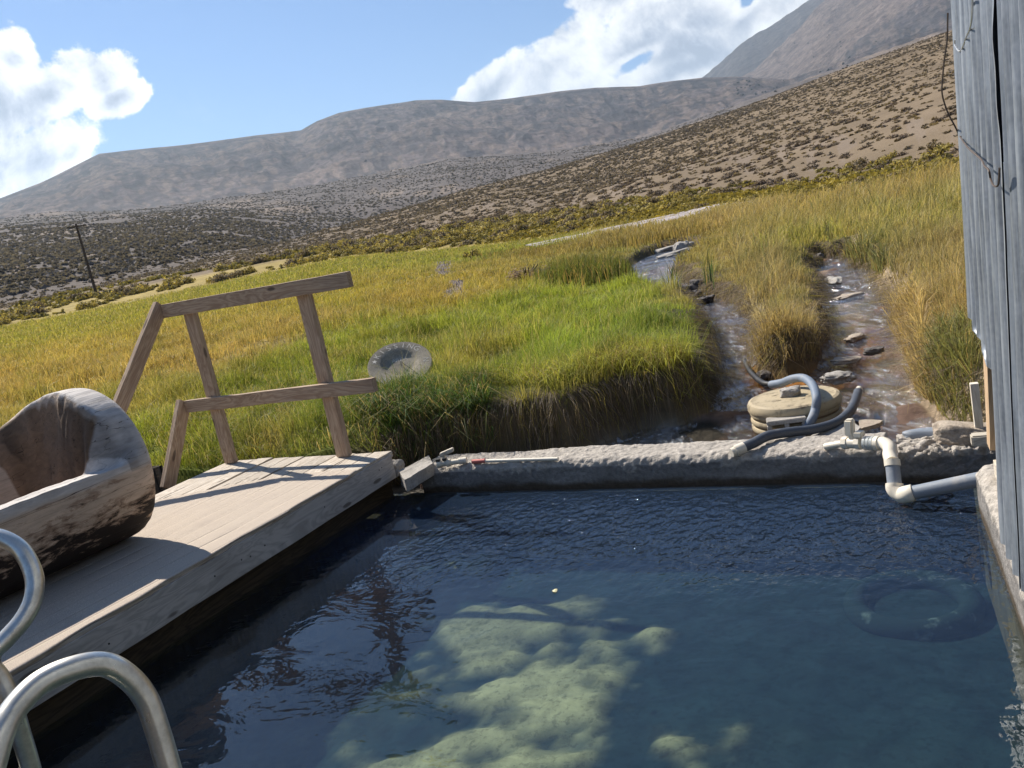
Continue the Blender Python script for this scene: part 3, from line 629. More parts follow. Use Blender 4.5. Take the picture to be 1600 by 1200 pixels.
    tr = t.node('ShaderNodeBsdfTransparent'); tr.inputs[0].default_value = (.74, .82, .74, 1)
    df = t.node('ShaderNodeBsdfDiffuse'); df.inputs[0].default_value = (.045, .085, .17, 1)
    body = t.node('ShaderNodeMixShader', inp={0: t.m('ADD', .06, t.m('MULTIPLY', rb, .14))}); t.l.new(tr.outputs[0], body.inputs[1]); t.l.new(df.outputs[0], body.inputs[2])  # blue diffuse, stronger below the back curb, stands in for reflected sky
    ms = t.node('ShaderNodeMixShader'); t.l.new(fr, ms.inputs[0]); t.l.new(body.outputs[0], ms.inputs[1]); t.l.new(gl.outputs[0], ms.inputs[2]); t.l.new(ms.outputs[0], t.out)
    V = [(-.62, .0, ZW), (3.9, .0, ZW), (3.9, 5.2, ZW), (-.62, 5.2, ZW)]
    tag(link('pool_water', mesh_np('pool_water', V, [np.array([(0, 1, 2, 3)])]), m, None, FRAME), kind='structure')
    # stream water
    m, t = new_mat('stream_water'); v = t.coord(); w1 = t.noise(t.mapping(v, (1.6, .8, 1)), 5, 4, .6, .8); w2 = t.noise(t.mapping(v, (1.5, .8, 1)), 17, 4, .65, .8); rp = t.noise(v, 1.1, 2)
    h = t.m('MULTIPLY', t.m('ADD', w1, t.m('MULTIPLY', w2, .5)), t.m('ADD', .25, t.sstep(rp, .4, .6)))
    bp = t.bump(h, 1.0, .12); fr = t.schlick(t.bump(h, .4, .12), .22)
    gl = t.node('ShaderNodeBsdfGlossy', inp={'Roughness': .06}); gl.inputs[0].default_value = (1, 1, 1, 1); t.l.new(bp, gl.inputs['Normal'])
    tr = t.node('ShaderNodeBsdfTransparent'); tr.inputs[0].default_value = (.78, .76, .72, 1)
    ms = t.node('ShaderNodeMixShader'); t.l.new(fr, ms.inputs[0]); t.l.new(tr.outputs[0], ms.inputs[1]); t.l.new(gl.outputs[0], ms.inputs[2])
    fo = t.node('ShaderNodeBsdfDiffuse'); fo.inputs[0].default_value = (.62, .66, .72, 1); fn = t.noise(t.mapping(v, (3.0, .9, 1)), 6, 4, .6, .8); fm = t.m('MULTIPLY', t.m('MULTIPLY', t.sstep(fn, .50, .72), t.sstep(rp, .42, .58)), .45)
    mf = t.node('ShaderNodeMixShader'); t.l.new(fm, mf.inputs[0]); t.l.new(ms.outputs[0], mf.inputs[1]); t.l.new(fo.outputs[0], mf.inputs[2]); t.l.new(mf.outputs[0], t.out)
    mn, mx = CH.min(0)-.3, CH.max(0)+.3; xs = np.arange(mn[0], mx[0], .12); ys = np.arange(mn[1], mx[1], .12); X, Y = np.meshgrid(xs, ys); nr, nc = X.shape; X = X.ravel(); Y = Y.ravel()
    s = polydist(X, Y, CH); a_, b_ = abof(X, Y); Z = zs_stream(np.hypot(X, Y))+.0*X; Fq = grid_faces(nr, nc); ok = (s < .35) & (b_ < -.10); Fq = Fq[ok[Fq].all(1)]; used, inv = np.unique(Fq, return_inverse=True)
    tag(link('stream_water', mesh_np('stream_water', np.stack([X, Y, Z], 1)[used], [inv.reshape(-1, 4)], True), m), kind='structure')
build_pool()
# ------------------------------------------------------------------ deck, carpet, railing
def AD(a, b, z=0): return Vector((O2[0]+(a+.05+.066*b)*U2[0]+b*V2[0], O2[1]+(a+.05+.066*b)*U2[1]+b*V2[1], z))
def build_deck():
    AB = AD
    root = thing('wooden_deck', AB(-.2, 0, 0), 'weathered wooden plank deck running along the left side of the pool', 'deck')
    wb = .139; a = -.205; i = 0
    gaps = [.008, .009, .008, .009, .024, .009, .024, .009, .008, .009, .008, .008, .009, .008, .009, .009]
    bz = random.Random(4)
    while i < 15:
        a0 = a-wb; b0 = .035 + bz.uniform(-.012, .012)-(.018 if i == 0 else 0)
        if a < -1.66: b0 = .95
        beam('deck_board', AB(a-wb/2, b0, -.02+bz.uniform(-.002, .002)), AB(a-wb/2, 5.2, -.02), wb, .038, M['deck'], root, bev=.004)
        a = a0-gaps[i]; i += 1
    beam('fascia_board', AB(-.215, .035, -.098), AB(-.215, 5.2, -.098), .036, .155, M['fascia'], root, bev=.003)
    beam('fascia_board', AB(-.24, .06, -.105), AB(-1.64, .06, -.105), .036, .128, M['fascia'], root, bev=.003)
    beam('support_beam', AB(-.30, .02, -.26), AB(-.30, 5.2, -.26), .07, .14, M['darkwood'], root)
    beam('joist', AB(-1.2, .2, -.13), AB(-1.2, 5.2, -.13), .05, .17, M['darkwood'], root); beam('joist', AB(-1.5, .2, -.13), AB(-1.5, 5.2, -.13), .05, .17, M['darkwood'], root)
    for k, (b, z) in enumerate([(.19, -.07), (.16, -.065), (.75, -.09), (1.25, -.1), (1.36, -.11), (1.42, -.1), (1.60, -.1), (2.2, -.11), (2.33, -.09), (2.6, -.12)]):
        c = AB(-.1965, b, z); MB().lathe([(.0001, .0), (.0045, 0), (.0045, -.003)], c, tuple(U3), 10).build('nail_head', M['blackpl'], root)
    # carpet: laid over the deck, its wavy edge just over the front board
    A = np.linspace(-1.75, -.19, 70); n_b = 420; B = np.linspace(0, 1, n_b); V = []
    p1 = (-.245, .36); p2 = (-.72, .52); p3 = (-1.75, .80)
    for b in B:
        for a in A:
            st = float(np.interp(-a, [.19, .5, .72, 1.1, 1.75], [.40, .405, .43, .60, .95])); st += .008*math.sin(a*30)
            bb = st+(5.15-st)*b
            a2 = a
            if a > -.2-1e-6-.035: a2 = a+.002+.05*(float(fbm(bb*4.5, 3.0, 301, 3))-.55)*(1 if a > -.2 else .5)
            gap = min(abs(((a2+.205) % .144)), .144-abs(((a2+.205) % .144)))
            V.append((a2+.05+.066*bb, bb, .0055-.004*math.exp(-(gap/.012)**2)*(a < -.22)+.0012*float(vn(a*6, bb*5, 9))))
    V = np.array(V); top = grid_faces(n_b, len(A)); n0 = len(V); Vb = V.copy(); Vb[:, 2] -= .0045
    bo = []
    def strip(ix):
        for q in range(len(ix)-1): bo.append((ix[q], ix[q+1], ix[q+1]+n0, ix[q]+n0))
    strip([i*len(A)+len(A)-1 for i in range(n_b)]); strip(list(range(len(A))))
    c = link('deck_carpet', mesh_np('deck_carpet', np.concatenate([V, Vb]), [top[:, ::-1], np.array(bo)], True), M['carpet'], None, FRAME)
    tag(c, 'beige ribbed outdoor carpet with a frayed edge covering the front of the wooden deck', 'carpet')
build_deck()
def build_railing():
    root = thing('wooden_railing', AB(-.49, .075, 0), 'weathered wooden handrail of two posts and two rails at the far end of the deck', 'railing')
    pb = AB(-.49, .085, 0); pa = AB(-1.56, .10, 0)
    zt2 = 1.145; zt1 = 1.155
    for p, zt in ((pb, zt2), (pa, zt1)):
        beam('post', (p.x, p.y, .002), (p.x, p.y, zt-.03), .10, .045, M['rail'], root, upv=tuple(V3), bev=.004)
    def onrail(px, py, off=0):       # a pixel on the vertical plane of the rail's near face
        v = raydir(px, py); n = V3; c = AB(0, .135, 0); t = (c-Vector((0, 0, H))).dot(n)/v.dot(n); return Vector((0, 0, H))+v*t
    # rails sit on the posts' near face
    tl, tr = onrail(257, 486), onrail(547, 436); ml, mr = onrail(293, 635), onrail(586, 601)
    zt = 1.06; zm = .455
    print('rail', tl, tr, ml, mr)
    beam('top_rail', tl, tr, .042, .095, M['rail'], root, bev=.003)
    beam('mid_rail', ml, mr, .042, .088, M['rail'], root, bev=.003)
    # sloping braces from the rail ends down along the deck's side
    A1 = tl+U3*-.025+Vector((0, 0, .045)); A2 = ml+U3*-.025+Vector((0, 0, .04))
    e2 = P(262, 763, 0); e2 = Vector((e2.x, e2.y, 0))
    def onside(px, py, p0):
        v = raydir(px, py); n = U3; t = (p0-Vector((0, 0, H))).dot(n)/v.dot(n); return Vector((0, 0, H))+v*t
    B2 = onside(262, 763, A2); B1 = onside(185, 640, A1)
    print('brace', A1, B1, A2, B2)
    B1 = A1+(B1-A1)*((A1.z-.0)/(A1.z-B1.z))
    for A, B in ((A1, B1), (A2, B2)):
        d = (B-A).normalized(); beam('brace', A, B, .042, .10, M['rail'], root, upv=tuple((Z3-d*d.z).normalized()), bev=.003)
build_railing()
# ------------------------------------------------------------------ hollowed log
def build_tub():
    Rr = .435; e = P(238, 718, .435); c = e-U3*Rr*.98; ax = V3; print('tub', c, abof(c.x, c.y))
    # local frame: x along the log to the viewer, y across towards the meadow (away from the pool), z up
    yv = -U3; mw = Matrix(((ax.x, yv.x, 0, c.x), (ax.y, yv.y, 0, c.y), (0, 0, 1, Rr), (0, 0, 0, 1)))
    S = np.concatenate([np.linspace(0, .06, 8), np.linspace(.07, .75, 66), np.linspace(.77, 3.4, 60)]); V = []; Cc = []
    nt, nbm = 110, 60
    th = np.linspace(0, 1, nt)
    for s in S:
        rs = Rr*(1-.05*math.exp(-s/.02)); rs0 = rs
        wob = 0.0
        rows = []; rc = []
        yy = -np.cos(np.linspace(0, math.pi, nt)); yy = np.sign(yy)*np.abs(yy)**.9; yy = yy*rs
        circ = np.sqrt(np.maximum(rs*rs-yy*yy, 0))
        circ = circ*(1+.03*(fbm(yy*6+s*2, s*5+yy*0, 311, 3)-.5))
        nz = fbm(yy*5, np.full(nt, s*5.), 305, 4)-.5; nz2 = fbm(yy*16, np.full(nt, s*14.), 308, 3)-.5
        # near wall, floor, back wall of the cut
        edge_near = -.335+.02*math.sin(s*3); edge_far = .26
        rimn = .02+.02*math.sin(s*2.1)+nz2*.012; back = .235+.015*math.sin(s*4+1)
        fl = -.17+nz*.05
        cut = np.where(yy < edge_near, rimn, fl+(rimn-fl)*(1-sst(yy, edge_near, edge_near+.07)))
        cut = np.where(yy > 0, fl+(back-fl)*sst(yy, .06, edge_far)**.8, cut); cut = np.where(yy > edge_far, back, cut)
        zc = np.minimum(circ, cut)
        # end block: its inner face runs slanted and lumpy
        sb = .13+.15*(1-sst(yy, -.45, .1))*0+.10*sst(yy, -.1, .35)+nz*.10+nz2*.03-.16*(1-sst(yy, -.42, -.30))
        w = sst(np.full(nt, s)-sb, 0, .22); zt = circ*(1-w)+zc*w
        for y_, z_ in zip(yy, zt): rows.append((s, y_, z_))
        ph = np.linspace(0, math.pi, nbm)[1:-1]; f = 1+.03*(fbm(np.cos(ph)*4, np.full(len(ph), s*3.), 321, 3)-.5)*2
        for p_, g in zip(ph, f): rows.append((s, math.cos(p_)*rs*g, -math.sin(p_)*rs*g))
        V += rows
        pale = np.array((.72, .56, .42)); mid = np.array((.40, .26, .16)); drk = np.array((.035, .026, .02)); rim = np.array((.66, .61, .56))
        for k, (x_, y_, z_) in enumerate(rows):
            if k < nt:
                surf = w[k]; top = (abs(z_-circ[k]) < .012)
                col = rim if top and z_ > .02 else pale*.85
                if surf > .08 and surf < .985 and z_ < circ[k]-.03: col = mid*(.75+.6*float(nz2[k]))
                if surf >= .5 and z_ < fl[k]+.06: col = mid*.55
                if y_ < edge_near: col = rim
                if surf > .02 and surf < .75: col = col*(1-.45*sst(float(nz[k]), -.05, .15))
            else:
                n_ = float(fbm(x_*3, z_*14, 330, 4)); g = z_/Rr
                col = pale*.95*(.75+.5*n_); 
            Cc.append(col)
    V = np.array(V); Cc = np.array(Cc); nr = nt+nbm-2; ns = len(S); Fq = grid_faces(ns, nr, True)
    # end caps
    c0 = len(V); V = np.concatenate([V, [(0, 0, 0), (S[-1], 0, 0)]]); Cc = np.concatenate([Cc, [(.3, .22, .16)]*2])
    tri = [(k, (k+1) % nr, c0) for k in range(nr)]+[((ns-1)*nr+(k+1) % nr, (ns-1)*nr+k, c0+1) for k in range(nr)]
    me = mesh_np('log_tub', V, [Fq, np.array(tri)], True, np.clip(Cc, .01, 1))
    bm = bmesh.new(); bm.from_mesh(me); bmesh.ops.recalc_face_normals(bm, faces=bm.faces); bm.to_mesh(me); bm.free()
    sa = me.attributes.new('Side', 'FLOAT', 'POINT'); sa.data.foreach_set('value', np.array([1.0 if (i < c0 and i % nr >= nt) else 0.0 for i in range(len(V))], dtype=np.float32))
    me.set_sharp_from_angle(angle=R(38))
    tag(link('log_tub', me, M['tub'], None, mw), 'huge hollowed log with a rounded end and charred dark underside lying on the deck', 'hollow log')
build_tub()
# ------------------------------------------------------------------ pool ladder
def build_ladder():
    root = thing('pool_ladder', (-.9, 1.3, 0), 'stainless steel pool ladder with two bent tube handrails in the near left corner', 'pool ladder')
    def at(px, py, d):
        v = raydir(px, py); v.normalize(); return Vector((0, 0, H))+v*d
    f = [(-60, 1330, 1.78), (-22, 1225, 1.80), (0, 1150, 1.81), (22, 1108, 1.83), (62, 1068, 1.85), (112, 1045, 1.86), (162, 1038, 1.88), (200, 1058, 1.9), (228, 1092, 1.92), (246, 1140, 1.94), (268, 1215, 1.97), (300, 1330, 2.03), (345, 1480, 2.1)]
    # front arch
    p = catmull([at(*q) for q in f], 10); p += [p[-1]+Vector((0, 0, -.45))]
    g0 = at(-60, 1330, 1.78); p = [Vector((g0.x-.02, g0.y-.03, .0))]+p
    t1 = MB().tube(p, .0235, 20).build('handrail', M['tube'], root, autosm=False)
    b = [(-150, 1010, 2.75), (-120, 900, 2.72), (-75, 850, 2.70), (-30, 838, 2.68), (5, 842, 2.66), (35, 862, 2.64), (53, 900, 2.62), (52, 935, 2.61), (36, 968, 2.60), (8, 1000, 2.60), (-12, 1020, 2.60), (-14, 1040, 2.6), (2, 1062, 2.61), (18, 1098, 2.62), (32, 1145, 2.66), (52, 1215, 2.72), (90, 1370, 2.85)]
    p = catmull([at(*q) for q in b], 10); g0 = p[0]; p = [Vector((g0.x, g0.y, 0))]+p+[p[-1]+Vector((0, 0, -.4))]
    MB().tube(p, .0235, 20).build('handrail', M['tube'], root, autosm=False)
    for q in (Vector((at(-60, 1330, 1.78).x-.02, at(-60, 1330, 1.78).y-.03, .0)), Vector((g0.x, g0.y, 0))):
        MB().lathe([(.024, .03), (.03, .028), (.05, .012), (.052, .002), (.052, 0)], tuple(q), seg=24).build('flange', M['tube'], root)
build_ladder()
# ------------------------------------------------------------------ curbs
def rough_curb(name, A, B, w, zt, zb, m, parent=None, seed=1, rough=.02, taper=None):
    """a cast concrete curb from A to B (on its near top edge), w deep, its upper edge broken"""
    A = Vector(A); B = Vector(B); d = (B-A).normalized(); n = Vector((d.y, -d.x, 0)); 
    if n.dot(V3) < 0 and name != 'wall_footing': n = -n
    L = (B-A).length; ns = int(L/.009)
    prof = []                                       # (offset to the near side, height, rough weight, colour class)
    hgt = zt-zb
    for k in range(22): prof.append((0, zb+hgt*.80*k/21, .12 if k < 17 else .5, 0))
    for k in range(1, 9): t = k/8*math.pi/2; prof.append((-.045*(1-math.cos(t)), zb+hgt*.80+hgt*.20*math.sin(t), 1.0, 1))
    for k in range(1, 26): prof.append((-.045-(w-.07)*k/25, zt, .8, 1))
    for k in range(1, 12): prof.append((-w, zt-hgt*k/11, .4, 1))
    prof = np.array(prof); S = np.linspace(0, L, ns); SS, K = np.meshgrid(S, np.arange(len(prof)), indexing='ij'); SS = SS.ravel(); K = K.ravel()
    off = prof[K, 0]; z = prof[K, 1]; rw = prof[K, 2]; q = SS; arc = off-z
    lump = fbm(q*7, arc*7, seed, 4)-.5; fine = fbm(q*42, arc*42, seed+5, 4)-.5; big = fbm(q*1.8, q*0, seed+9, 3)-.5
    z = z+rw*(lump*rough*2.2+fine*rough*1.8+big*rough*1.4); off = off+rw*(lump*rough*1.6+fine*rough*1.6)-.25*rw*np.maximum(0, big)*rough*3
    x = A.x+d.x*q+n.x*off; y = A.y+d.y*q+n.y*off
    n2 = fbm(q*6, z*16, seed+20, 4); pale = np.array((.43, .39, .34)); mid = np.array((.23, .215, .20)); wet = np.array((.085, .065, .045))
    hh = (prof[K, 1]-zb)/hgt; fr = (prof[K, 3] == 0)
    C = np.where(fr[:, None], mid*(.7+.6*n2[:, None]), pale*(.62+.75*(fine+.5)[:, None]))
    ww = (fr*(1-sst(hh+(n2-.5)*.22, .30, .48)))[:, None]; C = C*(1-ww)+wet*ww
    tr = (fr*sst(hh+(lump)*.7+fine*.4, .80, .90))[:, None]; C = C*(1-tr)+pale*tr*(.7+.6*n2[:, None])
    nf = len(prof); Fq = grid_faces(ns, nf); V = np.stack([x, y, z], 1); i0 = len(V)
    # end caps as fans
    c1 = V[:nf].mean(0); c2 = V[-nf:].mean(0); V = np.concatenate([V, [c1, c2]]); C = np.concatenate([C, [mid, mid]])
    tri = [(k+1, k, i0) for k in range(nf-1)]+[((ns-1)*nf+k, (ns-1)*nf+k+1, i0+1) for k in range(nf-1)]
    tri += [(0, nf-1, i0), ((ns-1)*nf+nf-1, (ns-1)*nf, i0+1)]
    me = mesh_np(name, V, [Fq, np.array(tri)], True, np.clip(C, .01, 1))
    bm = bmesh.new(); bm.from_mesh(me); bmesh.ops.recalc_face_normals(bm, faces=bm.faces); bm.to_mesh(me); bm.free()
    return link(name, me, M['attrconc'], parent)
def build_curbs():
    q1 = P(662, 768, ZW); q2 = P(1384, 750, ZW)
    zt = -.135
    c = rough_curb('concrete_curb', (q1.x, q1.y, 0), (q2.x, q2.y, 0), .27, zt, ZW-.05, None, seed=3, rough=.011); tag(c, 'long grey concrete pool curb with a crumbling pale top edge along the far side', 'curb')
    q3 = P(1412, 752, ZW); q4 = P(1546, 750, ZW)
    c = rough_curb('concrete_curb', (q3.x-.02, q3.y-.02, 0), (q4.x+.15, q4.y-.05, 0), .30, -.135, ZW-.05, None, seed=41, rough=.034); tag(c, 'short rough concrete curb piece between the bent white pipe and the metal shed', 'curb')
    # curb under the metal wall
    A = W0-WDIR*.10+WN*.062; B = W0+WDIR*4.2+WN*.062
    A.z = B.z = 0
    c = rough_curb('wall_footing', (A.x, A.y, 0), (B.x, B.y, 0), .30, -.10, ZW-.05, None, seed=77, rough=.012); tag(c, 'sunlit concrete footing under the corrugated metal wall along the right side of the pool', 'wall footing')
build_curbs()
# ------------------------------------------------------------------ corrugated metal shed
def onwall(px, py, off=0.):
    v = raydir(px, py); c = W0+WN*off; t = (c-Vector((0, 0, H))).dot(WN)/v.dot(WN); q = Vector((0, 0, H))+v*t
    return (q-W0).dot(WDIR), q.z, q
def build_shed():
    root = thing('metal_shed', tuple(W0), 'tall corrugated galvanised metal shed wall with a torn seam on the right', 'shed')
    zcut = onwall(1531, 492)[1]; s2 = .55; sseam, zs0, _ = onwall(1563, 130); zlo = onwall(1571, 240)[1]; zhi = onwall(1556, 12)[1]
    print('wall', zcut, s2, sseam, zlo, zhi, onwall(1485, 0)[0], onwall(1599, 600))
    TOP = 3.3; per = .115
    def sheet(sa, sb, za, zb, off, seed, lift=None, leftfn=None):
        n = int((sb-sa)/(per/12)); S = np.linspace(0, 1, n); Zv = np.linspace(za, zb, 120); V = []
        for z in Zv:
            a = leftfn(z) if leftfn else sa
            s = a+(sb-a)*S if leftfn is None else np.maximum(sa+(sb-sa)*S, a)
            dent = (fbm(s*3, np.full(n, z*2.2), seed, 3)-.5)*.006; ph = 2*math.pi*s/per+.15*np.sin(z*1.3+seed)
            o = off-.043*(z-.15)+.022*np.sin(ph)+dent
            if lift is not None:
                e = np.exp(-((sb-s)/.035)); L = lift(z); o = o+e*L; s = s-e*L*.35*(1+.5*np.sin(z*37))
            q = np.array(W0)[None, :]+np.outer(s, np.array(WDIR))+np.outer(o, np.array(WN)); q[:, 2] = z; V.append(q)
        return np.concatenate(V), grid_faces(120, n)
    def left(z): return max(0.0, s2*sst(np.array(zcut-z+.02*math.sin(z*30)), 0, .13)) if z < zcut+.02 else 0.0
    def lift(z):
        return .008*float(sst(np.array(z), zlo-.05, zlo+.12))*(1-float(sst(np.array(z), zhi-.1, zhi+.05)))*(.75+.35*math.sin(z*9)+.2*math.sin(z*31))
    V, Fq = sheet(0, sseam, -.12, TOP, .037, 5, lift, left); 
    me = mesh_np('metal_sheet', V, [Fq], True); link('metal_sheet', me, M['steel'], root)
    # seam: the next sheet starts a little behind it
    g = .005
    V, Fq = sheet(sseam+g, sseam+3.0, -.115, TOP, .036, 5); link('metal_sheet', mesh_np('metal_sheet', V, [Fq], True), M['steel'], root)
    V, Fq = sheet(sseam-.02, sseam+.05, -.12, zlo-.02, .031, 9); link('metal_sheet', mesh_np('metal_sheet', V, [Fq], True), M['steel'], root)
    # back wall (round the corner), its frame, footing board and roof
    n = 500; S = np.linspace(0, 2.2, n); BD = Vector((math.cos(R(24.2)), -math.sin(R(24.2)), 0)); V = []
    for z in (.0, TOP):
        q = np.array(W0-WDIR*.0-WN*(.05+.043*z))[None, :]+np.outer(S+.02, np.array(BD))+np.outer(.0085*np.sin(2*math.pi*S/per), np.array(-WDIR)); q[:, 2] = z; V.append(q)
    link('metal_sheet', mesh_np('metal_sheet', np.concatenate(V), [grid_faces(2, n)], True), M['steel'], root)
    pc = onwall(1542, 580, -.06)
    def wp(s, off, z): q = W0+WDIR*s+WN*off; return (q.x, q.y, z)
    zb = onwall(1545, 657, -.03)[1]; print('postbottom', zb)
    beam('corner_post', wp(.02, -.032, zb), wp(.02, -.20, TOP-.05), .09, .10, M['newwood'], root, upv=tuple(WN), bev=.003)
    beam('sill_board', wp(.0, -.055, zb-.085), wp(3.2, -.055, zb-.085), .09, .16, M['whitewood'], root, bev=.003)
    beam('sill_board', wp(.0, -.05, -.09), wp(3.2, -.05, -.09), .11, .10, M['whitewood'], root, bev=.003)
    for s in (1.2, 2.3): beam('wall_stud', wp(s, -.04, 0), wp(s, -.20, TOP-.1), .09, .04, M['newwood'], root, upv=tuple(WDIR))
    for z in (.9, 2.0): beam('girt', wp(.15, -.03-.048*z, z), wp(3.2, -.03-.048*z, z), .045, .09, M['newwood'], root)
    b = MB(); c = W0+WDIR*1.4+BD*1.1; b.box((c.x, c.y, TOP+.04), (3.3, 2.5, .03), (tuple(WDIR), tuple(BD), (0, 0, 1))); b.build('roof', M['steel'], root, smooth=False)
    # dark sheet added behind the metal so the torn seam looks black inside
    b = MB(); c = W0+WDIR*1.6-WN*.24; b.box((c.x, c.y, TOP/2), (3.0, .012, TOP-.1), (tuple(WDIR), tuple(WN), (0, 0, 1))); b.build('dark_backing', M['darkwood'], root, smooth=False)
    # wires
    m, t = new_mat('rusty_wire'); t.l.new(princ(t, col=(.09, .065, .05), rough=.6, metal=.4), t.out); m2, t = new_mat('bright_wire'); t.l.new(princ(t, col=(.62, .62, .62), rough=.35, metal=.8), t.out)
    pts = [(1481, 20, .01), (1480, 60, .03), (1476, 90, .05), (1473, 120, .06), (1472, 145, .06), (1477, 165, .06), (1483, 180, .05), (1492, 197, .04), (1500, 213, .03), (1512, 230, .02), (1533, 249, .015), (1538, 259, .02), (1545, 266, .02), (1548, 280, .016), (1553, 290, .018), (1560, 288, .016), (1562, 262, .014)]
    path = []
    dd0 = onwall(1486, 100)[2].length
    for px, py, off in pts:
        v = raydir(px, py); 
        if px < 1505:
            d = (onwall(1487+.1*py*.75, py)[2]-Vector((0, 0, H))).length; q = Vector((0, 0, H))+v.normalized()*(d-.02)
        else: q0_ = onwall(px, py, off)[1]; q = onwall(px, py, off+.062-.043*(q0_-.15))[2]
        path.append(q)
    w = MB().tube(catmull(path, 6), .0028, 6).build('hanging_wire', m); tag(w, 'thin rusty wire hanging in a long loop off the corner of the metal wall', 'wire')
    path = [onwall(px, py, .0)[2] for px, py in [(1492, 62), (1493, 72), (1499, 80), (1505, 72), (1510, 58), (1516, 44), (1519, 25), (1520, -5)]]
    w = MB().tube(catmull(path, 6), .0025, 6).build('hanging_wire', m2); tag(w, 'short bright wire hook curling against the top of the metal wall', 'wire')
build_shed()
# ------------------------------------------------------------------ plumbing on the curb
def build_pipes():
    zt = -.12
    root = thing('pvc_pipe_run', tuple(P(1370, 705, zt)), 'white and grey plastic pipe with a valve bending from the curb into the pool', 'pipe')
    r = .024
    a0 = P(1215, 722, zt); a1 = P(1322, 697, zt); 
    zc = zt+.012
    def on(px, py, z=zc): return P(px, py, z)
    pA = on(1290, 698, -.13); pB = on(1322, 692, -.10); pC = on(1345, 690, -.095); pD = on(1362, 692, -.09); pE = on(1385, 693, -.085)
    du = (pE-pB).normalized()
    MB().tube([pA, pB], .017, 18).build('white_pipe', M['pvc'], root)
    vb = MB(); vb.tube([pB-du*.01, pB+du*.075], .026, 20); vb.tube([pB-du*.014, pB+du*.012], .031, 8); vb.tube([pB+du*.055, pB+du*.08], .031, 8); vb.tube([pB+du*.035, pB+du*.035+Z3*.05], .016, 14)
    v = vb.build('valve', M['pvc'], root)
    hb = MB(); hc = pB+du*.03+Z3*.078; hb.box(tuple(hc), (.045, .085, .035), (tuple(du), tuple((Z3*.9+du*.1).normalized()), tuple(Vector(du).cross(Z3)))); hb.build('valve_handle', M['pvc'], v, bev=.008, smooth=True)
    MB().box(tuple(pB+du*.075+Z3*.045), (.04, .04, .026), (tuple(du), tuple(Vector(du).cross(Z3)), (0, 0, 1))).build('valve_handle', M['pvc'], v, bev=.003)
    m, t = new_mat('clear_plastic'); t.l.new(princ(t, col=(.62, .64, .62), rough=.25, alpha=.6), t.out)
    ub = MB(); uc = pB+du*.10
    for k in range(4): ub.tube([uc+du*(.018*k), uc+du*(.018*k+.013)], .034, 20)
    ub.tube([uc, uc+du*.08], .028, 20); ub.build('clear_union', m, root)
    elb = on(1384, 693, -.085); dn_top = on(1392, 712, -.10); dn_bot = on(1397, 752, -.24)
    MB().tube([uc+du*.06, elb], .022, 18).build('white_pipe', M['pvc'], root)
    g1 = P(1394, 722, -.13); low = P(1399, 768, -.245); 
    c = [elb-du*.04, elb-du*.008, elb+(g1-elb)*.25+du*.012, elb+(g1-elb)*.62, g1]
    MB().tube(catmull(c, 6), [.030]*25, 20).build('elbow', M['pvc'], root)
    MB().tube([elb-du*.05, elb-du*.03], .034, 20).build('collar', M['pvc'], root); d1 = (low-g1).normalized(); MB().tube([g1-d1*.01, g1+d1*.018], .034, 20).build('collar', M['pvc'], root)
    MB().tube([g1, low], .030, 20).build('grey_pipe', M['greypvc'], root)
    e2 = P(1427, 770, -.235); end = P(1562, 742, -.155); d2 = (end-e2).normalized()
    MB().tube(catmull([low-d1*.035+Z3*.0, low-d1*.01, low+(e2-low)*.35-Z3*.012, e2-d2*.02, e2], 6), .037, 20).build('elbow', M['pvc'], root)
    MB().tube([e2-d2*.03, end], .0305, 20).build('grey_pipe', M['greypvc'], root)
    # sandbagged thin white pipe lying behind the left half of the curb
    b = MB(); q0, q1 = P(738, 721, -.12), P(872, 717, -.125); b.tube([q0, q1], .011, 12); w = b.build('white_pipe', M['pvc']); tag(w, 'thin straight white pipe lying along the far edge of the long curb', 'pipe')
    b = MB(); q0, q1 = P(738, 721.5, -.118), P(758, 720, -.118); b.tube([q0, q1], .0135, 14); w = b.build('red_collar', M['red']); tag(w, 'faded red collar on the left end of the thin white pipe', 'pipe collar')
    # left valve
    root = thing('broken_valve', tuple(P(702, 726, -.12)), 'small broken white plastic valve lying on the left end of the long curb', 'valve')
    c0 = P(684, 726, -.115); c1 = P(722, 720, -.115); d = (c1-c0).normalized(); b = MB(); b.tube([c0, c1], .017, 14); b.tube([c0-d*.004, c0+d*.026], .024, 10); b.tube([c0+d*.06, c0+d*.085], .024, 10); b.tube([c1-d*.02, c1+d*.03], .021, 12); b.tube([c0+d*.05, c0+d*.05+Z3*.05], .012, 10); b.build('valve_body', M['pvc'], root)
    hd = P(710, 704, -.05)
    b = MB(); b.box(tuple(c0+d*.075+Z3*.07), (.095, .028, .026), (tuple((d+Z3*.25).normalized()), tuple(d.cross(Z3)), (0, 0, 1))); b.build('valve_handle', M['pvc'], root, bev=.004)
    b = MB()
    for k, s in enumerate((-.012, .03)): b.box(tuple(c0+d*(.02+s)+Z3*.028), (.026, .026, .016), (tuple(d), tuple(d.cross(Z3)), (0, 0, 1)))
    b.build('clip', M['blackpl'], root)
build_pipes()
def rock(name, label, cat, px, py, z, size, seed, m, rot=0, tilt=0, rough=.3, sub=4, tiltx=0):
    me = rock_mesh(name, size, seed, sub, rough); p = P(px, py, z); mw = Matrix.Translation(p) @ Matrix.Rotation(R(rot), 4, 'Z') @ Matrix.Rotation(R(tilt), 4, 'Y') @ Matrix.Rotation(R(tiltx), 4, 'X')
    return tag(link(name, me, M[m], None, mw), label, cat)
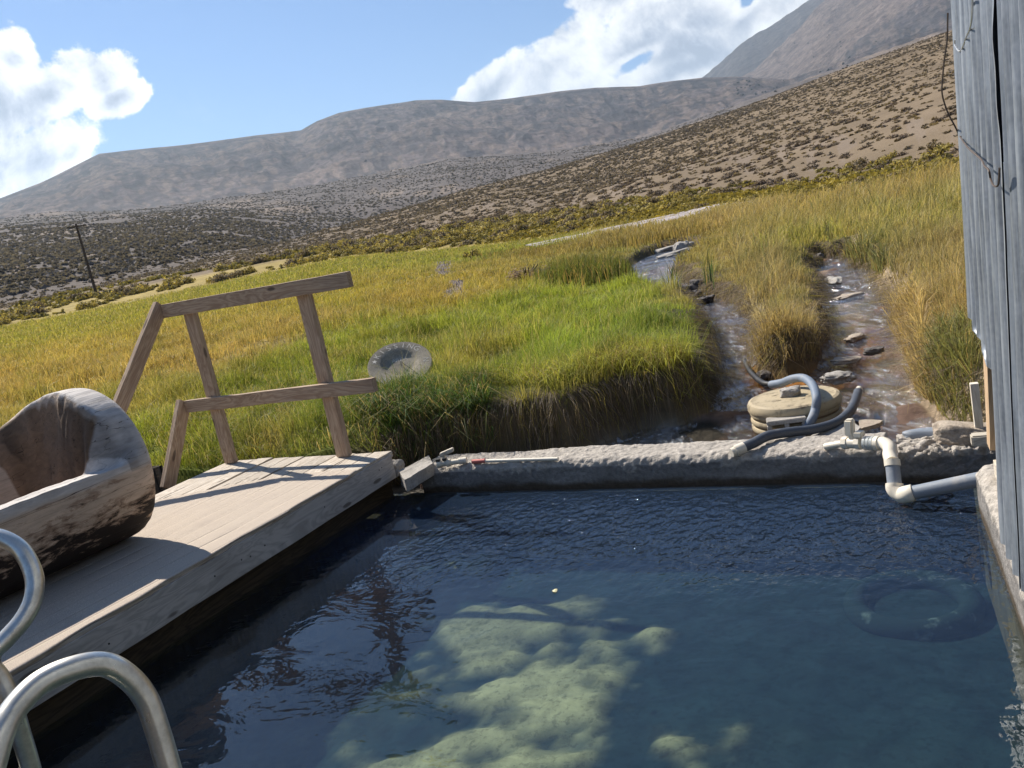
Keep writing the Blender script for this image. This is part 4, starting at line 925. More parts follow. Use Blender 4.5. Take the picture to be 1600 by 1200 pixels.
def build_rocks():
    rock('boulder', 'flat tan boulder slab behind the small white box at the shed corner', 'rock', 1512, 679, -.12, (.13, .075, .05), 3, 'rockm', -28, 6, .3)
    rock('driftwood_log', 'short grey log with a dark hole beside the tan boulder', 'log', 1468, 681, -.16, (.16, .042, .04), 8, 'greypvc', -30, 2, .12)
    rock('rock', 'small pale curled stone at the far corner of the deck', 'rock', 616, 733, -.14, (.055, .06, .055), 12, 'block', -20, 0, .35)
    rock('rock', 'small rough grey stone lying in the stream just behind the drum', 'rock', 1310, 590, -.17, (.095, .05, .035), 15, 'block', -30, 0, .45)
    rock('rock', 'low wet dark stone in the stream left of the drum lid', 'rock', 1196, 586, -.18, (.07, .05, .03), 25, 'darkrock', 10, 0, .4)
    for k, (px, py, sz, sd, lb) in enumerate([(1098, 449, (.19, .12, .09), 31, 'largest dark boulder at the bend of the left stream'), (1072, 455, (.12, .09, .08), 32, 'dark stone propped left of the largest boulder at the stream bend'), (1086, 462, (.11, .10, .06), 33, 'low dark stone in front of the largest boulder at the stream bend'), (1103, 470, (.15, .08, .05), 34, 'flat dark stone nearest the viewer at the stream bend'), (1052, 459, (.07, .06, .05), 35, 'smallest dark stone at the left end of the stream bend pile')]):
        rock('rock', lb, 'rock', px, py, -.07, sz, sd, 'darkrock', 30*k, 15, .35)
    for k, (px, py, sz, lb) in enumerate([(1040, 391, (.55, .22, .08), 'flat pale slab across the far end of the left stream'), (1066, 391, (.20, .2, .20), 'upright pale stone at the right end of the far stream slabs'), (1056, 396, (.42, .18, .06), 'thin pale slab lying below the upright stone far up the left stream'), (1076, 386, (.16, .12, .1), 'small pale stone behind the upright stone far up the left stream')]):
        rock('rock', lb, 'rock', px, py, -.02, sz, 51+k, 'block', -20+15*k, -4, .3)
    rock('rock', 'pinkish flat stone in shallow water of the right stream', 'rock', 1336, 528, -.155, (.10, .055, .025), 61, 'rockm', 35, 0, .35)
    rock('rock', 'flat pale stone below the pinkish one in the right stream', 'rock', 1322, 563, -.155, (.10, .055, .02), 62, 'rockm', -25, 0, .35)
    rock('rock', 'rusty pale stone near the top of the right stream', 'rock', 1326, 466, -.10, (.14, .09, .04), 63, 'rockm', 15, 0, .4)
    rock('rock', 'white rounded stone splashed by water high in the right stream', 'rock', 1303, 440, -.07, (.07, .22, .05), 64, 'block', -12, 0, .35)
    rock('rock', 'lone dark bumpy stone in the lower right stream', 'rock', 1365, 548, -.14, (.07, .05, .025), 65, 'darkrock', 0, 0, .4)
    rock('rock', 'dark stone on the left bank at the head of the right stream', 'rock', 1279, 404, -.03, (.06, .09, .07), 66, 'darkrock', 0, 0, .35)
    # slabs in front of the drum
    def slab(name, label, pts, z0, th, m, seed):
        top = [P(px, py, z0+th) for px, py in pts]; cx = sum(top, Vector())/len(top); bm = bmesh.new(); n = len(top)
        vt = [bm.verts.new(p) for p in top]; f = bm.faces.new(vt); 
        if f.normal.z < 0: f.normal_flip()
        r_ = bmesh.ops.extrude_face_region(bm, geom=[f]); 
        for g in r_['geom']:
            if isinstance(g, bmesh.types.BMVert): g.co.z -= th
        bmesh.ops.recalc_face_normals(bm, faces=bm.faces)
        bmesh.ops.subdivide_edges(bm, edges=bm.edges, cuts=4, use_grid_fill=True); bmesh.ops.triangulate(bm, faces=bm.faces)
        bmesh.ops.subdivide_edges(bm, edges=[e for e in bm.edges if e.calc_length() > .02], cuts=1)
        from mathutils import noise as mn
        for v in bm.verts: v.co += mn.noise_vector(v.co*22+Vector((seed, 0, 0)))*.004+mn.noise_vector(v.co*60)*.002
        me = bpy.data.meshes.new(name); bm.to_mesh(me); bm.free(); return tag(link(name, me, M[m]), label, 'slab' if 'slab' in name else 'block')
    slab('concrete_slab', 'thick broken concrete slab under the hoses in front of the drum', [(1252, 692), (1262, 699), (1315, 692), (1345, 668), (1330, 655), (1290, 664)], -.21, .045, 'block', 1)
    slab('concrete_slab', 'thin pointed pale slab to the right of the drum', [(1342, 656), (1343, 670), (1372, 662), (1379, 657), (1352, 655)], -.21, .022, 'rockm', 2)
    slab('rubble_block', 'square grey block leaning on a rusty pipe end at the deck corner', [(623, 736), (632, 750), (676, 724), (670, 711)], -.19, .075, 'block', 3)
    # rusty pipe end below it
    root = thing('old_pipe', tuple(P(637, 755, -.2)), 'old crusted pipe stub poking over the water between deck and curb', 'pipe'); a = P(633, 757, -.205); d = (-V3*-1.0); d = Vector((-V3.x, -V3.y, .12)).normalized()
    b = MB(); b.tube([a, a+d*.22], .030, 20, False); b.tube([a+d*.22, a], .022, 20, False); 
    b.lathe([(.022, 0), (.030, 0)], tuple(a), tuple(d), 20); b.build('pipe_wall', M['block'], root)
    # white box, stakes
    b = MB(); p = P(1537, 686, -.10); b.box((p.x, p.y, p.z), (.10, .06, .05), (tuple(-WN), tuple(WDIR), (0, 0, 1))); w = b.build('white_box', M['whitewood'], None, bev=.006); tag(w, 'small chunky white block on the curb below the shed corner post', 'block')
    p0 = P(1529, 667, -.08); z1 = atheight(1525, 598, p0.x, p0.y); k = MB(); p1 = Vector((p0.x, p0.y, z1))
    w = beam('wooden_stake', (p0.x, p0.y, -.2), p1, .035, .035, M['whitewood'], None, upv=tuple(WN)); tag(w, 'thin whitish wooden stake standing behind the shed corner', 'stake')
    p0 = hit(1258, 366); z1 = atheight(1255, 349, p0.x, p0.y); w = beam('wooden_stub', (p0.x, p0.y, p0.z-.2), (p0.x, p0.y, z1), .16, .16, M['rail'], None, upv=(0, 1, 0), bev=.02); tag(w, 'squat weathered wooden stub standing in the meadow at the far end of the island', 'post')
    q = hit(1245, 364); w = beam('fallen_plank', (q.x-.35, q.y+.1, q.z+.10), (q.x+.35, q.y, q.z+.13), .12, .05, M['rail'], None); tag(w, 'grey plank lying left of the squat wooden stub in the meadow', 'plank')
build_rocks()
# ------------------------------------------------------------------ drum, hoses, cinder block
def build_drum():
    c = P(1246, 667, -.21); rd = .262; zt = atheight(1246, 622, c.x, c.y)
    cc = Vector((c.x, c.y, -.30)); v = Vector((c.x, c.y, 0)).normalized(); cc += v*rd*.96; ztop = -.03
    # height from the picture: top centre
    ztop = atheight(1247, 617, cc.x, cc.y); print('drum', cc, ztop)
    root = thing('drum', (cc.x, cc.y, -.25), 'cream ribbed plastic drum with a speckled dirty lid standing in the stream', 'drum')
    b = MB(); zz = [-.30]; prof = [(rd*.97, -.34)]; h = ztop-.05
    n = 4; z0 = -.27; 
    for k in range(3):
        a = z0+(h-z0)*k/3; e = z0+(h-z0)*(k+1)/3; dz = e-a
        prof += [(rd*.955, a), (rd*.985, a+dz*.18), (rd*1.0, a+dz*.35), (rd*1.0, a+dz*.65), (rd*.985, a+dz*.84), (rd*.955, a+dz*.98)]
    prof += [(rd*.94, h)]; b.lathe([(rd*.955, -.34), (rd*.955, h), (rd*.9, h+.001)], (cc.x, cc.y, 0), seg=72); b.build('body', M['drum_dark'], root)
    for k in range(3):
        a = z0+(h-z0)*k/3; e = z0+(h-z0)*(k+1)/3; dz = e-a
        MB().lathe([(rd*.95, a+dz*.10), (rd*.985, a+dz*.16), (rd*1.0, a+dz*.32), (rd*1.0, a+dz*.62), (rd*.985, a+dz*.78), (rd*.95, a+dz*.84)], (cc.x, cc.y, 0), seg=72).build('rib', M['drum'], root)
    b = MB(); b.lathe([(rd*.95, h-.012), (rd*1.02, h-.012), (rd*1.035, h-.004), (rd*1.035, h+.022), (rd*1.0, h+.040), (rd*.93, h+.047), (rd*.90, h+.044), (rd*.72, h+.052), (.001, h+.056)], (cc.x, cc.y, 0), seg=72)
    lid = b.build('lid', M['drum'], root); lz = h+.050
    for k in range(5):
        a = k*1.2; MB().lathe([(.001, .006), (.016, .006), (.018, 0)], (cc.x+math.cos(a)*.12, cc.y+math.sin(a)*.12, lz), seg=12).build('bump', M['drum'], lid)
    p = P(1235, 613, lz+.025); w = link('lid_stone', rock_mesh('lid_stone', (.058, .042, .032), 91, 4, .25), M['block'], None, Matrix.Translation(p) @ Matrix.Rotation(R(-25), 4, 'Z')); tag(w, 'small dark brick shaped stone lying on the drum lid', 'rock')
    # hose over the drum
    C0 = Vector((0, 0, H))
    def at(px, py, d): v_ = raydir(px, py).normalized(); return C0+v_*d
    D = (cc-C0).length
    def atz(px, py, z): return P(px, py, z)
    path = [atz(1205, 601, lz-.0), atz(1222, 598, lz+.025), atz(1238, 592, lz+.06), atz(1256, 591, lz+.075), atz(1270, 602, lz+.065), atz(1276, 622, lz+.03), P(1274, 640, lz-.03)]
    f = cc-v*(rd+.055)
    for px, py in ((1268, 656), (1258, 670)):
        vv = raydir(px, py); t = f.dot(v)/(vv.dot(v)); q = C0+vv*t; path.append(q)
    path += [P(1242, 688, -.20), P(1215, 697, -.235), P(1180, 704, -.25), P(1150, 709, -.26)]
    w = MB().tube(catmull(path, 10), .0255, 18).build('hose', M['hose']); tag(w, 'thick blue grey hose arching over the drum lid and down its front', 'hose')
    # its extension into the far stream
    w = MB().tube(catmull([atz(1206, 601, lz-.002), P(1190, 597, -.10), P(1172, 580, -.16), P(1163, 562, -.19)], 8), .019, 14).build('hose', M['blackpl']); tag(w, 'dark wet hose running from the drum lid up the left stream', 'hose')
    path = [P(1160, 700, -.115), P(1178, 692, -.105), P(1200, 681, -.10), P(1235, 675, -.11), P(1270, 671, -.13), P(1305, 661, -.15), P(1325, 646, -.16), P(1334, 632, -.16), P(1341, 612, -.16)]
    w = MB().tube(catmull(path, 10), .026, 18).build('hose', M['hose_dark']); tag(w, 'dark grey hose sweeping from the curb round the front of the drum', 'hose')
    d = (path[-1]-path[-2]).normalized(); w = MB().tube([path[-1]-d*.01, path[-1]+d*.07], .019, 14).build('pipe_end', M['pvc']); tag(w, 'short pale pipe end plugged into the dark hose right of the drum', 'pipe')
    e = P(1160, 700, -.115); d = (path[0]-path[1]).normalized(); MBp = MB(); MBp.tube([e-d*.01, e+d*.045], .029, 16); MBp.tube([e+d*.03, e+d*.065], .023, 16); w = MBp.build('hose_fitting', M['pvc']); tag(w, 'white fitting joining the dark hose to the crumbling curb', 'pipe fitting')
    # cinder block
    b = MB(); A = P(1197, 656, -.145); B = P(1258, 648, -.145); d = (B-A); d.z = 0; L = d.length; d.normalize(); n = Vector((d.y, -d.x, 0)); 
    if n.dot(V3) < 0: n = -n
    cen = (A+B)/2+n*.02; w_, h_ = .10, .105; zc = -.14-h_/2
    def bx(u, vv, s, t_, hh=h_, dz=0): b.box((cen.x+d.x*u+n.x*vv, cen.y+d.y*u+n.y*vv, zc+dz), (s, t_, hh), (tuple(d), tuple(n), (0, 0, 1)))
    th = .026
    bx(0, 0, L, w_, th, h_/2-th/2); bx(0, 0, L, w_, th, -h_/2+th/2)
    for u in (-L/2+th/2, 0, L/2-th/2): bx(u, 0, th, w_-.002, h_-2*th)
    w = b.build('cinder_block', M['block'], None, bev=.004, smooth=True); tag(w, 'hollow grey cinder block lying on its side against the front of the drum', 'cinder block')
build_drum()
# ------------------------------------------------------------------ concrete disc with scratched letters
def build_disc():
    C0 = Vector((0, 0, H)); g = hit(627, 606); base = Vector((g.x, g.y, g.z)); 
    d = (base-C0).length; v = raydir(626, 573).normalized(); c = C0+v*(d*1.0+.06); c.z = H+(v*(d+.06)).z+.035
    tow = Vector((-c.x, -c.y, 0)).normalized(); nrm = (Z3*.82+tow*.56+Vector((.02, 0, 0))).normalized(); rad = .285; print('disc', c, g)
    xa = nrm.cross(Z3).normalized()*-1; 
    if xa.x < 0: xa = -xa
    ya = nrm.cross(xa)
    mw = Matrix(((xa.x, ya.x, nrm.x, c.x), (xa.y, ya.y, nrm.y, c.y), (xa.z, ya.z, nrm.z, c.z), (0, 0, 0, 1)))
    root = thing('concrete_disc', tuple(c), 'round grey concrete disc with scratched letters and a sunken centre lying in the grass', 'disc')
    b = MB(); b.lathe([(.0001, -.05), (rad*.9, -.055), (rad, -.045), (rad*1.0, -.008), (rad*.985, 0), (rad*.62, .0), (rad*.55, -.010), (rad*.45, -.024), (rad*.40, -.026), (.0001, -.028)], seg=96)
    o = b.build('disc_body', M['block2'], root, mw=mw)
    # letters
    def glyph(ch, size, pos, rot, z, name='letter'):
        cu = bpy.data.curves.new(name, 'FONT'); cu.body = ch; cu.size = size; cu.align_x = 'CENTER'; cu.align_y = 'CENTER'; cu.extrude = .0006; cu.offset = -.0012
        ob = bpy.data.objects.new('tmp', cu); COL.objects.link(ob); dg = bpy.context.evaluated_depsgraph_get(); me = bpy.data.meshes.new_from_object(ob.evaluated_get(dg)); bpy.data.objects.remove(ob); bpy.data.curves.remove(cu)
        me.name = name; me.materials.clear()
        link(name, me, M['scratch'], root, mw @ Matrix.Translation((pos[0], pos[1], z)) @ Matrix.Rotation(rot, 4, 'Z'))
    rr = rad*.80
    for i, chh in enumerate('KISSING'):
        a = R(140-i*17); glyph(chh, .085, (rr*math.cos(a), rr*math.sin(a)), a-math.pi/2, .0004)
    for a_, chh in ((-8, 'N'), (232, 'O'), (252, 'N')):
        a = R(a_); glyph(chh, .075, (rr*math.cos(a), rr*math.sin(a)), (a-math.pi/2) if chh == 'N' and a_ < 0 else a+math.pi/2, .0004)
    for i, chh in enumerate('AREA'): glyph(chh, .065, (-.045+.034*i, .068), 0, -.0262)
    # star
    V = [(0, 0, 0)]; a0 = R(158)
    for k in range(10):
        a = k*math.pi/5; r_ = .026 if k % 2 == 0 else .011; V.append((r_*math.cos(a), r_*math.sin(a), 0))
    Fs = [(0, 1+k, 1+(k+1) % 10) for k in range(10)]
    link('star', mesh_np('star', np.array(V), [np.array(Fs)]), M['scratch'], root, mw @ Matrix.Translation((rr*math.cos(a0), rr*math.sin(a0), .0008)))
    # rusty wire ends in the middle and the broken notch at the front
    b = MB(); b.tube([mw @ Vector((-.0, .02, -.045)), mw @ Vector((.01, .01, .0)), mw @ Vector((.07, -.10, .012)), mw @ Vector((.13, -.20, .0))], .0022, 5); b.tube([mw @ Vector((.0, -.02, -.04)), mw @ Vector((.02, -.01, .01)), mw @ Vector((.10, -.16, .012))], .0018, 5); b.build('rusty_wire', M['blackpl'], root)
    b = MB(); b.lathe([(.001, .001), (.026, .001)], (0, 0, 0), seg=18); b.build('drain_hole', M['blackpl'], root, mw=mw @ Matrix.Translation((.015, -rad*.82, .001)) @ Matrix.Diagonal((1.3, .8, 1, 1)))
M['block2'] = stone('aged_concrete_disc', (.34, .30, .23), (.26, .23, .18), (.10, .09, .07), 12, .5, dist=.006)
m_, t_ = new_mat('chalky_scratch'); t_.l.new(princ(t_, col=(.62, .58, .50), rough=.9), t_.out); M['scratch'] = m_
build_disc()
# ------------------------------------------------------------------ pole, floating leaf, sunken ring
def build_misc():
    g = hit(151, 461); top = atheight(118, 350, g.x, g.y); print('pole', g, top)
    root = thing('utility_pole', (g.x, g.y, g.z), 'tall dark wooden utility pole with one crossarm standing at the meadow edge', 'utility pole')
    m, t = new_mat('creosoted_wood'); t.l.new(princ(t, col=(.06, .045, .035), rough=.9), t.out)
    b = MB(); b.tube([(g.x, g.y, g.z-.5), (g.x, g.y, top)], [.17, .11], 12); b.build('pole_shaft', m, root)
    v = Vector((g.x, g.y, 0)).normalized(); s = Vector((v.y, -v.x, 0)); zc = top-.28; b = MB(); b.box((g.x, g.y, zc), (2.0, .11, .13), (tuple(s), tuple(v), (0, 0, 1))); b.build('crossarm', m, root)
    for k in (-.85, -.4, .4, .85): MB().lathe([(.03, 0), (.05, .06), (.03, .12), (.04, .15), (.001, .17)], (g.x+s.x*k, g.y+s.y*k, zc+.065), seg=10).build('insulator', M['greypvc'], root)
    # floating leaf
    p = P(867, 923, ZW+.004); V = []; 
    for k in range(9): a = k/9*2*math.pi; V.append((p.x+.011*math.cos(a)*(1+.3*math.sin(3*a)), p.y+.016*math.sin(a), p.z+.002*math.sin(2*a)))
    V.append((p.x, p.y, p.z+.004)); m, t = new_mat('yellow_leaf'); t.l.new(princ(t, col=(.72, .66, .38), rough=.7), t.out)
    tag(link('floating_leaf', mesh_np('floating_leaf', V, [np.array([(k, (k+1) % 9, 9) for k in range(9)])]), m), 'tiny pale yellow leaf floating in the middle of the pool', 'leaf')
    # sunken ring
    c = P(1425, 945, -.70); m, t = new_mat('algae_coated_ring'); v_ = t.coord(); n = t.noise(v_, 6, 4, .6); t.l.new(princ(t, col=t.mix(t.sstep(n, .60, .74), (.018, .034, .042), (.20, .26, .26)), rough=.9, spec=0.), t.out)
    pth = [Vector((c.x+.23*math.cos(a), c.y+.23*math.sin(a), c.z)) for a in np.linspace(0, 2*math.pi, 49)]
    tag(MB().tube(pth, .05, 14, False).build('sunken_ring', m), 'pale ring shaped object lying deep under the water near the right footing', 'ring')
build_misc()
# ------------------------------------------------------------------ grass
def blades(name, base, mid, tip, side, w, C, m, label, cat=None, taper=.75):
    n = len(base); sv = side*w[:, None]*.5; V = np.empty((n, 5, 3), dtype=np.float32)
    V[:, 0] = base-sv; V[:, 1] = base+sv; V[:, 2] = mid+sv*taper; V[:, 3] = mid-sv*taper; V[:, 4] = tip
    i = np.arange(n)[:, None]*5; q = i+np.array([0, 1, 2, 3]); t = i+np.array([3, 2, 4])
    Cc = np.repeat(C[:, None, :], 5, axis=1).reshape(-1, 3)
    o = link(name, mesh_np(name, V.reshape(-1, 3), [q, t], False, np.clip(Cc, .004, 1)), m)
    return tag(o, label, cat, kind='stuff')
def grow(x, y, z, h, w, lean, C, spread=.35, wind=(.12, -.05)):
    n = len(x); base = np.stack([x, y, z-.01], 1); d = RNG.normal(0, spread, (n, 2))+np.array(wind); d *= lean[:, None] if hasattr(lean, '__len__') else lean
    tip = base+np.stack([d[:, 0]*h, d[:, 1]*h, h*np.clip(1-.35*np.hypot(d[:, 0], d[:, 1]), .2, 1)], 1); mid = base+np.stack([d[:, 0]*h*.32, d[:, 1]*h*.32, h*.6], 1)
    th = RNG.uniform(0, math.pi, n); side = np.stack([np.cos(th), np.sin(th), 0*th], 1); return base, mid, tip, side, w
GH = ctrl([(0, 500, 1)])
A_R1 = azel(1090, 500)[0]; A_R2 = azel(1160, 480)[0]
def clear_mask(x, y):
    _, s = terrain(x, y, True); a_, b_ = abof(x, y); ok = (s > .035) & ~((b_ > -.14) & (a_ > -2.75))
    for g in GRAVEL: ok &= ~(inpoly(x, y, g) & (fbm(x*3, y*3, 470, 2) > .36))
    ok &= np.hypot((x-DISC[0])/.33, (y-DISC[1]+.12)/.36) > 1
    return ok, s
DISC = (-.955, 7.25)
def build_meadow():
    B = [(4.2, 7.5, 5600, .0036, 1.0), (7.5, 12, 2300, .0055, 1.0), (12, 20, 850, .009, 1.05), (20, 35, 300, .016, 1.1), (35, 60, 85, .030, 1.15), (60, 96, 26, .05, 1.2)]
    parts = []; cols = []
    for ra, rb, den, w, hf in B:
        area = .5*R(74)*(rb*rb-ra*ra); nb = 7; nclu = int(area*den/nb); az = RNG.uniform(-R(37), R(37), nclu); r = np.sqrt(RNG.uniform(ra*ra, rb*rb, nclu)); sp = .035*(w/.0036)**.75
        cx = np.sin(az)*r; cy = np.cos(az)*r
        x = np.repeat(cx, nb)+RNG.normal(0, sp, nclu*nb); y = np.repeat(cy, nb)+RNG.normal(0, sp, nclu*nb)
        ok, s = clear_mask(x, y); azz = np.arctan2(x, y); rr = np.hypot(x, y); z1, r1 = kk(K1, azz); ok &= rr < r1*1.03
        ok &= RNG.random(len(x)) < .55+.9*fbm(x*1.3, y*1.3, 401, 3)
        x, y, azz, rr, s = x[ok], y[ok], azz[ok], rr[ok], s[ok]; n = len(x); z = terrain(x, y)
        rt = sst(azz, A_R1, A_R2)*(1-sst(rr, 60, 90)); farr = sst(rr, 22, 36)*sst(azz, azel(800, 400)[0], azel(950, 400)[0])
        h = (.11+.075*rt+.13*farr*(1-sst(rr, r1[ok]*.62, r1[ok]*.85)))*hf*(.55+.9*RNG.random(n))*(.7+.7*fbm(x*.7, y*.7, 402, 3))
        h *= .38+2.6*fbm(x/.38, y/.38, 404, 2)**2*np.clip(14/rr, .5, 1)+.45*(rr > 14)
        h *= np.where(rt > .5, sst(s, -.1, .6)*.7+.3, 1); h *= 1-.6*(sst(rr, 9, 12)*(1-sst(s, .5, 2.0))*(azz < A_R2)); h *= .45+.55*sst(s, 0, .5)
        C = meadow_col(x, y)*(.62+.76*fbm(x/.45, y/.45, 405, 2))[:, None]; k = RNG.random(n)[:, None]; straw = np.array((.48, .38, .19)); pr = .12+.3*rt[:, None]
        h = np.where(k[:, 0] < pr[:, 0]*.6, h*1.4, h); C = np.where(k < pr, C*.35+straw*.65, C)*(.62+.7*RNG.random(n))[:, None]
        dk = RNG.random(n)[:, None] < .12; C = np.where(dk, C*np.array((.45, .6, .5)), C)
        parts.append(grow(x, y, z, h, np.full(n, w)*(.7+.6*RNG.random(n)), 1.0, C, .34)); cols.append(C)
    P_ = [np.concatenate([p[i] for p in parts]) for i in range(5)]; print('blades', len(P_[0]))
    blades('meadow_grass', *P_, np.concatenate(cols), M['grass'], 'green and golden grass covering the whole meadow beyond the pool', 'grass')
def edge_strands():
    # strands hanging over the undercut banks
    n = 260000; r = np.sqrt(RNG.uniform(4.4**2, 15**2, n)); az = RNG.uniform(-R(14), R(32), n); x = np.sin(az)*r; y = np.cos(az)*r
    _, s = terrain(x, y, True); a_, b_ = abof(x, y); ok = (s > .03) & (s < .17) & (b_ < -.05); x, y, s, r = x[ok], y[ok], s[ok], r[ok]
    e = .03; gx = (terrain(x+e, y, True)[1]-s)/e; gy = (terrain(x, y+e, True)[1]-s)/e; g = np.hypot(gx, gy)+1e-6; ox, oy = -gx/g, -gy/g
    near = (x < 1.95) & (y < 8.5); right = x > y*.42+.2
    nn = len(x); L = np.where(near & ~right, RNG.uniform(.16, .44, nn), RNG.uniform(.08, .24, nn)); z = terrain(x, y)+.02
    keep = RNG.random(nn) < np.where(near, 1, .55); x, y, s, r, ox, oy, L, z, near, right = [v[keep] for v in (x, y, s, r, ox, oy, L, z, near, right)]; nn = len(x)
    jx, jy = RNG.normal(0, .35, nn), RNG.normal(0, .35, nn); base = np.stack([x, y, z], 1); out = .05+.09*RNG.random(nn)
    mid = base+np.stack([(ox+jx*.4)*out, (oy+jy*.4)*out, -L*.25+.03*RNG.random(nn)], 1); tip = base+np.stack([(ox+jx)*out*1.25, (oy+jy)*out*1.25, -L], 1)
    tip[:, 2] = np.maximum(tip[:, 2], -.30)
    side = np.stack([-oy, ox, 0*ox], 1)+RNG.normal(0, .3, (nn, 3)); side /= np.linalg.norm(side, axis=1)[:, None]
    c1 = np.array((.15, .115, .085)); c2 = np.array((.27, .21, .15)); c3 = np.array((.30, .25, .07)); k = RNG.random(nn)[:, None]
    C = np.where(k < .5, c1, np.where(k < .85, c2, c3))*(.5+.8*RNG.random(nn))[:, None]
    w = .0035*np.maximum(1, r/6)*(.6+.8*RNG.random(nn)); print('strands', nn)
    blades('hanging_roots', base, mid, tip, side, w, C, M['grass'], 'dry brown roots and straw hanging over the undercut stream banks', 'roots')
def weeds():
    # longer tangled weeds on the bank behind the deck and below the disc, tall sedge by the shed, straw along the right stream
    P_ = []; Cs = []
    for pts, n, h, w, col, spr, wind in [
            ([(300, 640), (560, 600), (760, 600), (770, 690), (620, 705), (420, 722), (300, 730)], 17000, .19, .0042, (.17, .20, .04), .75, (.0, -.45)),
            ([(570, 640), (700, 630), (770, 622), (760, 660), (640, 680), (560, 660)], 10000, .19, .0045, (.07, .13, .03), .7, (.05, -.45)),
            ([(250, 660), (330, 640), (420, 660), (440, 720), (330, 745), (250, 760)], 6000, .18, .0042, (.24, .24, .04), .7, (.05, -.4)),
            ([(600, 600), (760, 585), (1060, 565), (1125, 575), (1120, 610), (900, 625), (770, 625)], 16000, .17, .004, (.36, .36, .07), .75, (.05, -.5)),
            ([(1400, 560), (1520, 520), (1530, 640), (1480, 665), (1430, 640)], 8000, .21, .0050, (.22, .22, .09), .5, (-.05, -.05)),
            ([(1385, 540), (1420, 560), (1440, 640), (1500, 668), (1470, 675), (1410, 640), (1390, 590)], 7000, .25, .005, (.52, .37, .19), .7, (-.25, -.2)),
            ([(1375, 440), (1440, 470), (1450, 560), (1400, 560), (1380, 500)], 6000, .22, .006, (.50, .38, .20), .5, (-.2, -.1)),
            ([(1175, 500), (1300, 500), (1300, 545), (1235, 580), (1190, 570)], 9000, .20, .005, (.36, .27, .14), .5, (-.1, -.25)),
            ([(1130, 470), (1180, 465), (1195, 500), (1170, 520)], 2500, .16, .006, (.46, .38, .26), .5, (-.2, -.1)),
            ([(1290, 380), (1380, 400), (1400, 430), (1330, 400)], 3500, .30, .010, (.20, .20, .09), .3, (0, 0))]:
        pg = np.array(pts, float); mn, mx = pg.min(0), pg.max(0); q = RNG.uniform(mn, mx, (n*3, 2)); q = q[inpoly(q[:, 0], q[:, 1], pg)][:n]
        # to the ground at about its height there
        dx, dy = q[:, 0]-800, q[:, 1]-600; a = dx*CR-dy*SR; b = dx*SR+dy*CR; vx, vy, vz = a, F*CP-b*SP, -F*SP-b*CP; t = (.06-H)/vz; x, y = vx*t, vy*t
        ok, s = clear_mask(x, y); ok &= (fbm(x*2.3, y*2.3, 431, 3) > .28+.45*RNG.random(len(x))); x, y, s = x[ok], y[ok], s[ok]; m_ = len(x); hh = h*(.5+.9*RNG.random(m_)); C = np.array(col)*(.5+1.0*RNG.random(m_))[:, None]; k = RNG.random(m_)[:, None] < .2; C = np.where(k, np.array((.42, .32, .15))*(.6+.6*RNG.random(m_))[:, None], C)
        P_.append(grow(x, y, terrain(x, y), hh, np.full(m_, w)*(.7+.6*RNG.random(m_)), 1.0, C, spr, wind)); Cs.append(C)
    nt = 1000; r = np.sqrt(RNG.uniform(5**2, 24**2, nt)); az = RNG.uniform(-R(35), R(33), nt); cx, cy = np.sin(az)*r, np.cos(az)*r; ok, s = clear_mask(cx, cy); ok &= (s > .15) & (fbm(cx*.8, cy*.8, 461, 3) > .47); cx, cy, r = cx[ok], cy[ok], r[ok]
    nb = 70; d = RNG.normal(0, 1, (len(cx), nb, 2)); x = (cx[:, None]+d[..., 0]*.05*(r[:, None]/8)**.4).ravel(); y = (cy[:, None]+d[..., 1]*.05*(r[:, None]/8)**.4).ravel(); ok, s = clear_mask(x, y); x, y, d = x[ok], y[ok], d.reshape(-1, 2)[ok]; rr = np.hypot(x, y); cc = np.repeat(RNG.random(len(cx)), nb)[ok]
    hh = (.12+.13*cc)*(.6+.7*RNG.random(len(x))); C = meadow_col(x, y)*(.75+.6*RNG.random(len(x)))[:, None]; C = np.where((cc < .3)[:, None], C*.6+np.array((.42, .32, .14))*.4, C); g = grow(x, y, terrain(x, y), hh, .0042*np.maximum(1, rr/7), 1.0, C, .25); g[2][:, :2] += d*hh[:, None]*.45; g[1][:, :2] += d*hh[:, None]*.15; P_.append(g); Cs.append(C)
    P_ = [np.concatenate([p[i] for p in P_]) for i in range(5)]; print('weeds', len(P_[0]))
    blades('tangled_weeds', *P_, np.concatenate(Cs), M['grass'], 'longer tangled weeds and sedge along the bank edges and beside the shed', 'weeds')
def reeds(name, label, px0, px1, py0, py1, n, h, w, col, sx=1.0):
    a = RNG.random(n); x = []; y = []
    p0, p1 = hit(px0, py0), hit(px1, py1); c = (np.outer(1-a, np.array(p0.xy))+np.outer(a, np.array(p1.xy))); x = c[:, 0]+RNG.normal(0, sx, n)*.5; y = c[:, 1]+RNG.normal(0, sx, n)
    ok, s = clear_mask(x, y); x, y, a = x[ok], y[ok], a[ok]; m_ = len(x); hh = h*(.55+.6*RNG.random(m_))*(.6+.8*fbm(x*1.2, y*.2, 420, 3)); C = np.array(col)*(.45+.9*RNG.random(m_))[:, None]; k = RNG.random(m_)[:, None] < .18; C = np.where(k, np.array((.40, .28, .11)), C)
    blades(name, *grow(x, y, terrain(x, y), hh, np.full(m_, w), 1.0, C, .16, (.06, 0)), C, M['grass'], label, 'reeds')
build_meadow(); edge_strands(); weeds()
reeds('reed_bed', 'tall dark green reeds standing in a row left of the far stream', 868, 972, 440, 432, 4200, .42, .014, (.15, .17, .045), .45)
reeds('reed_tuft', 'dark blue green reeds on the inner bank of the left stream', 1046, 1085, 434, 444, 900, .42, .011, (.07, .12, .05), .22)
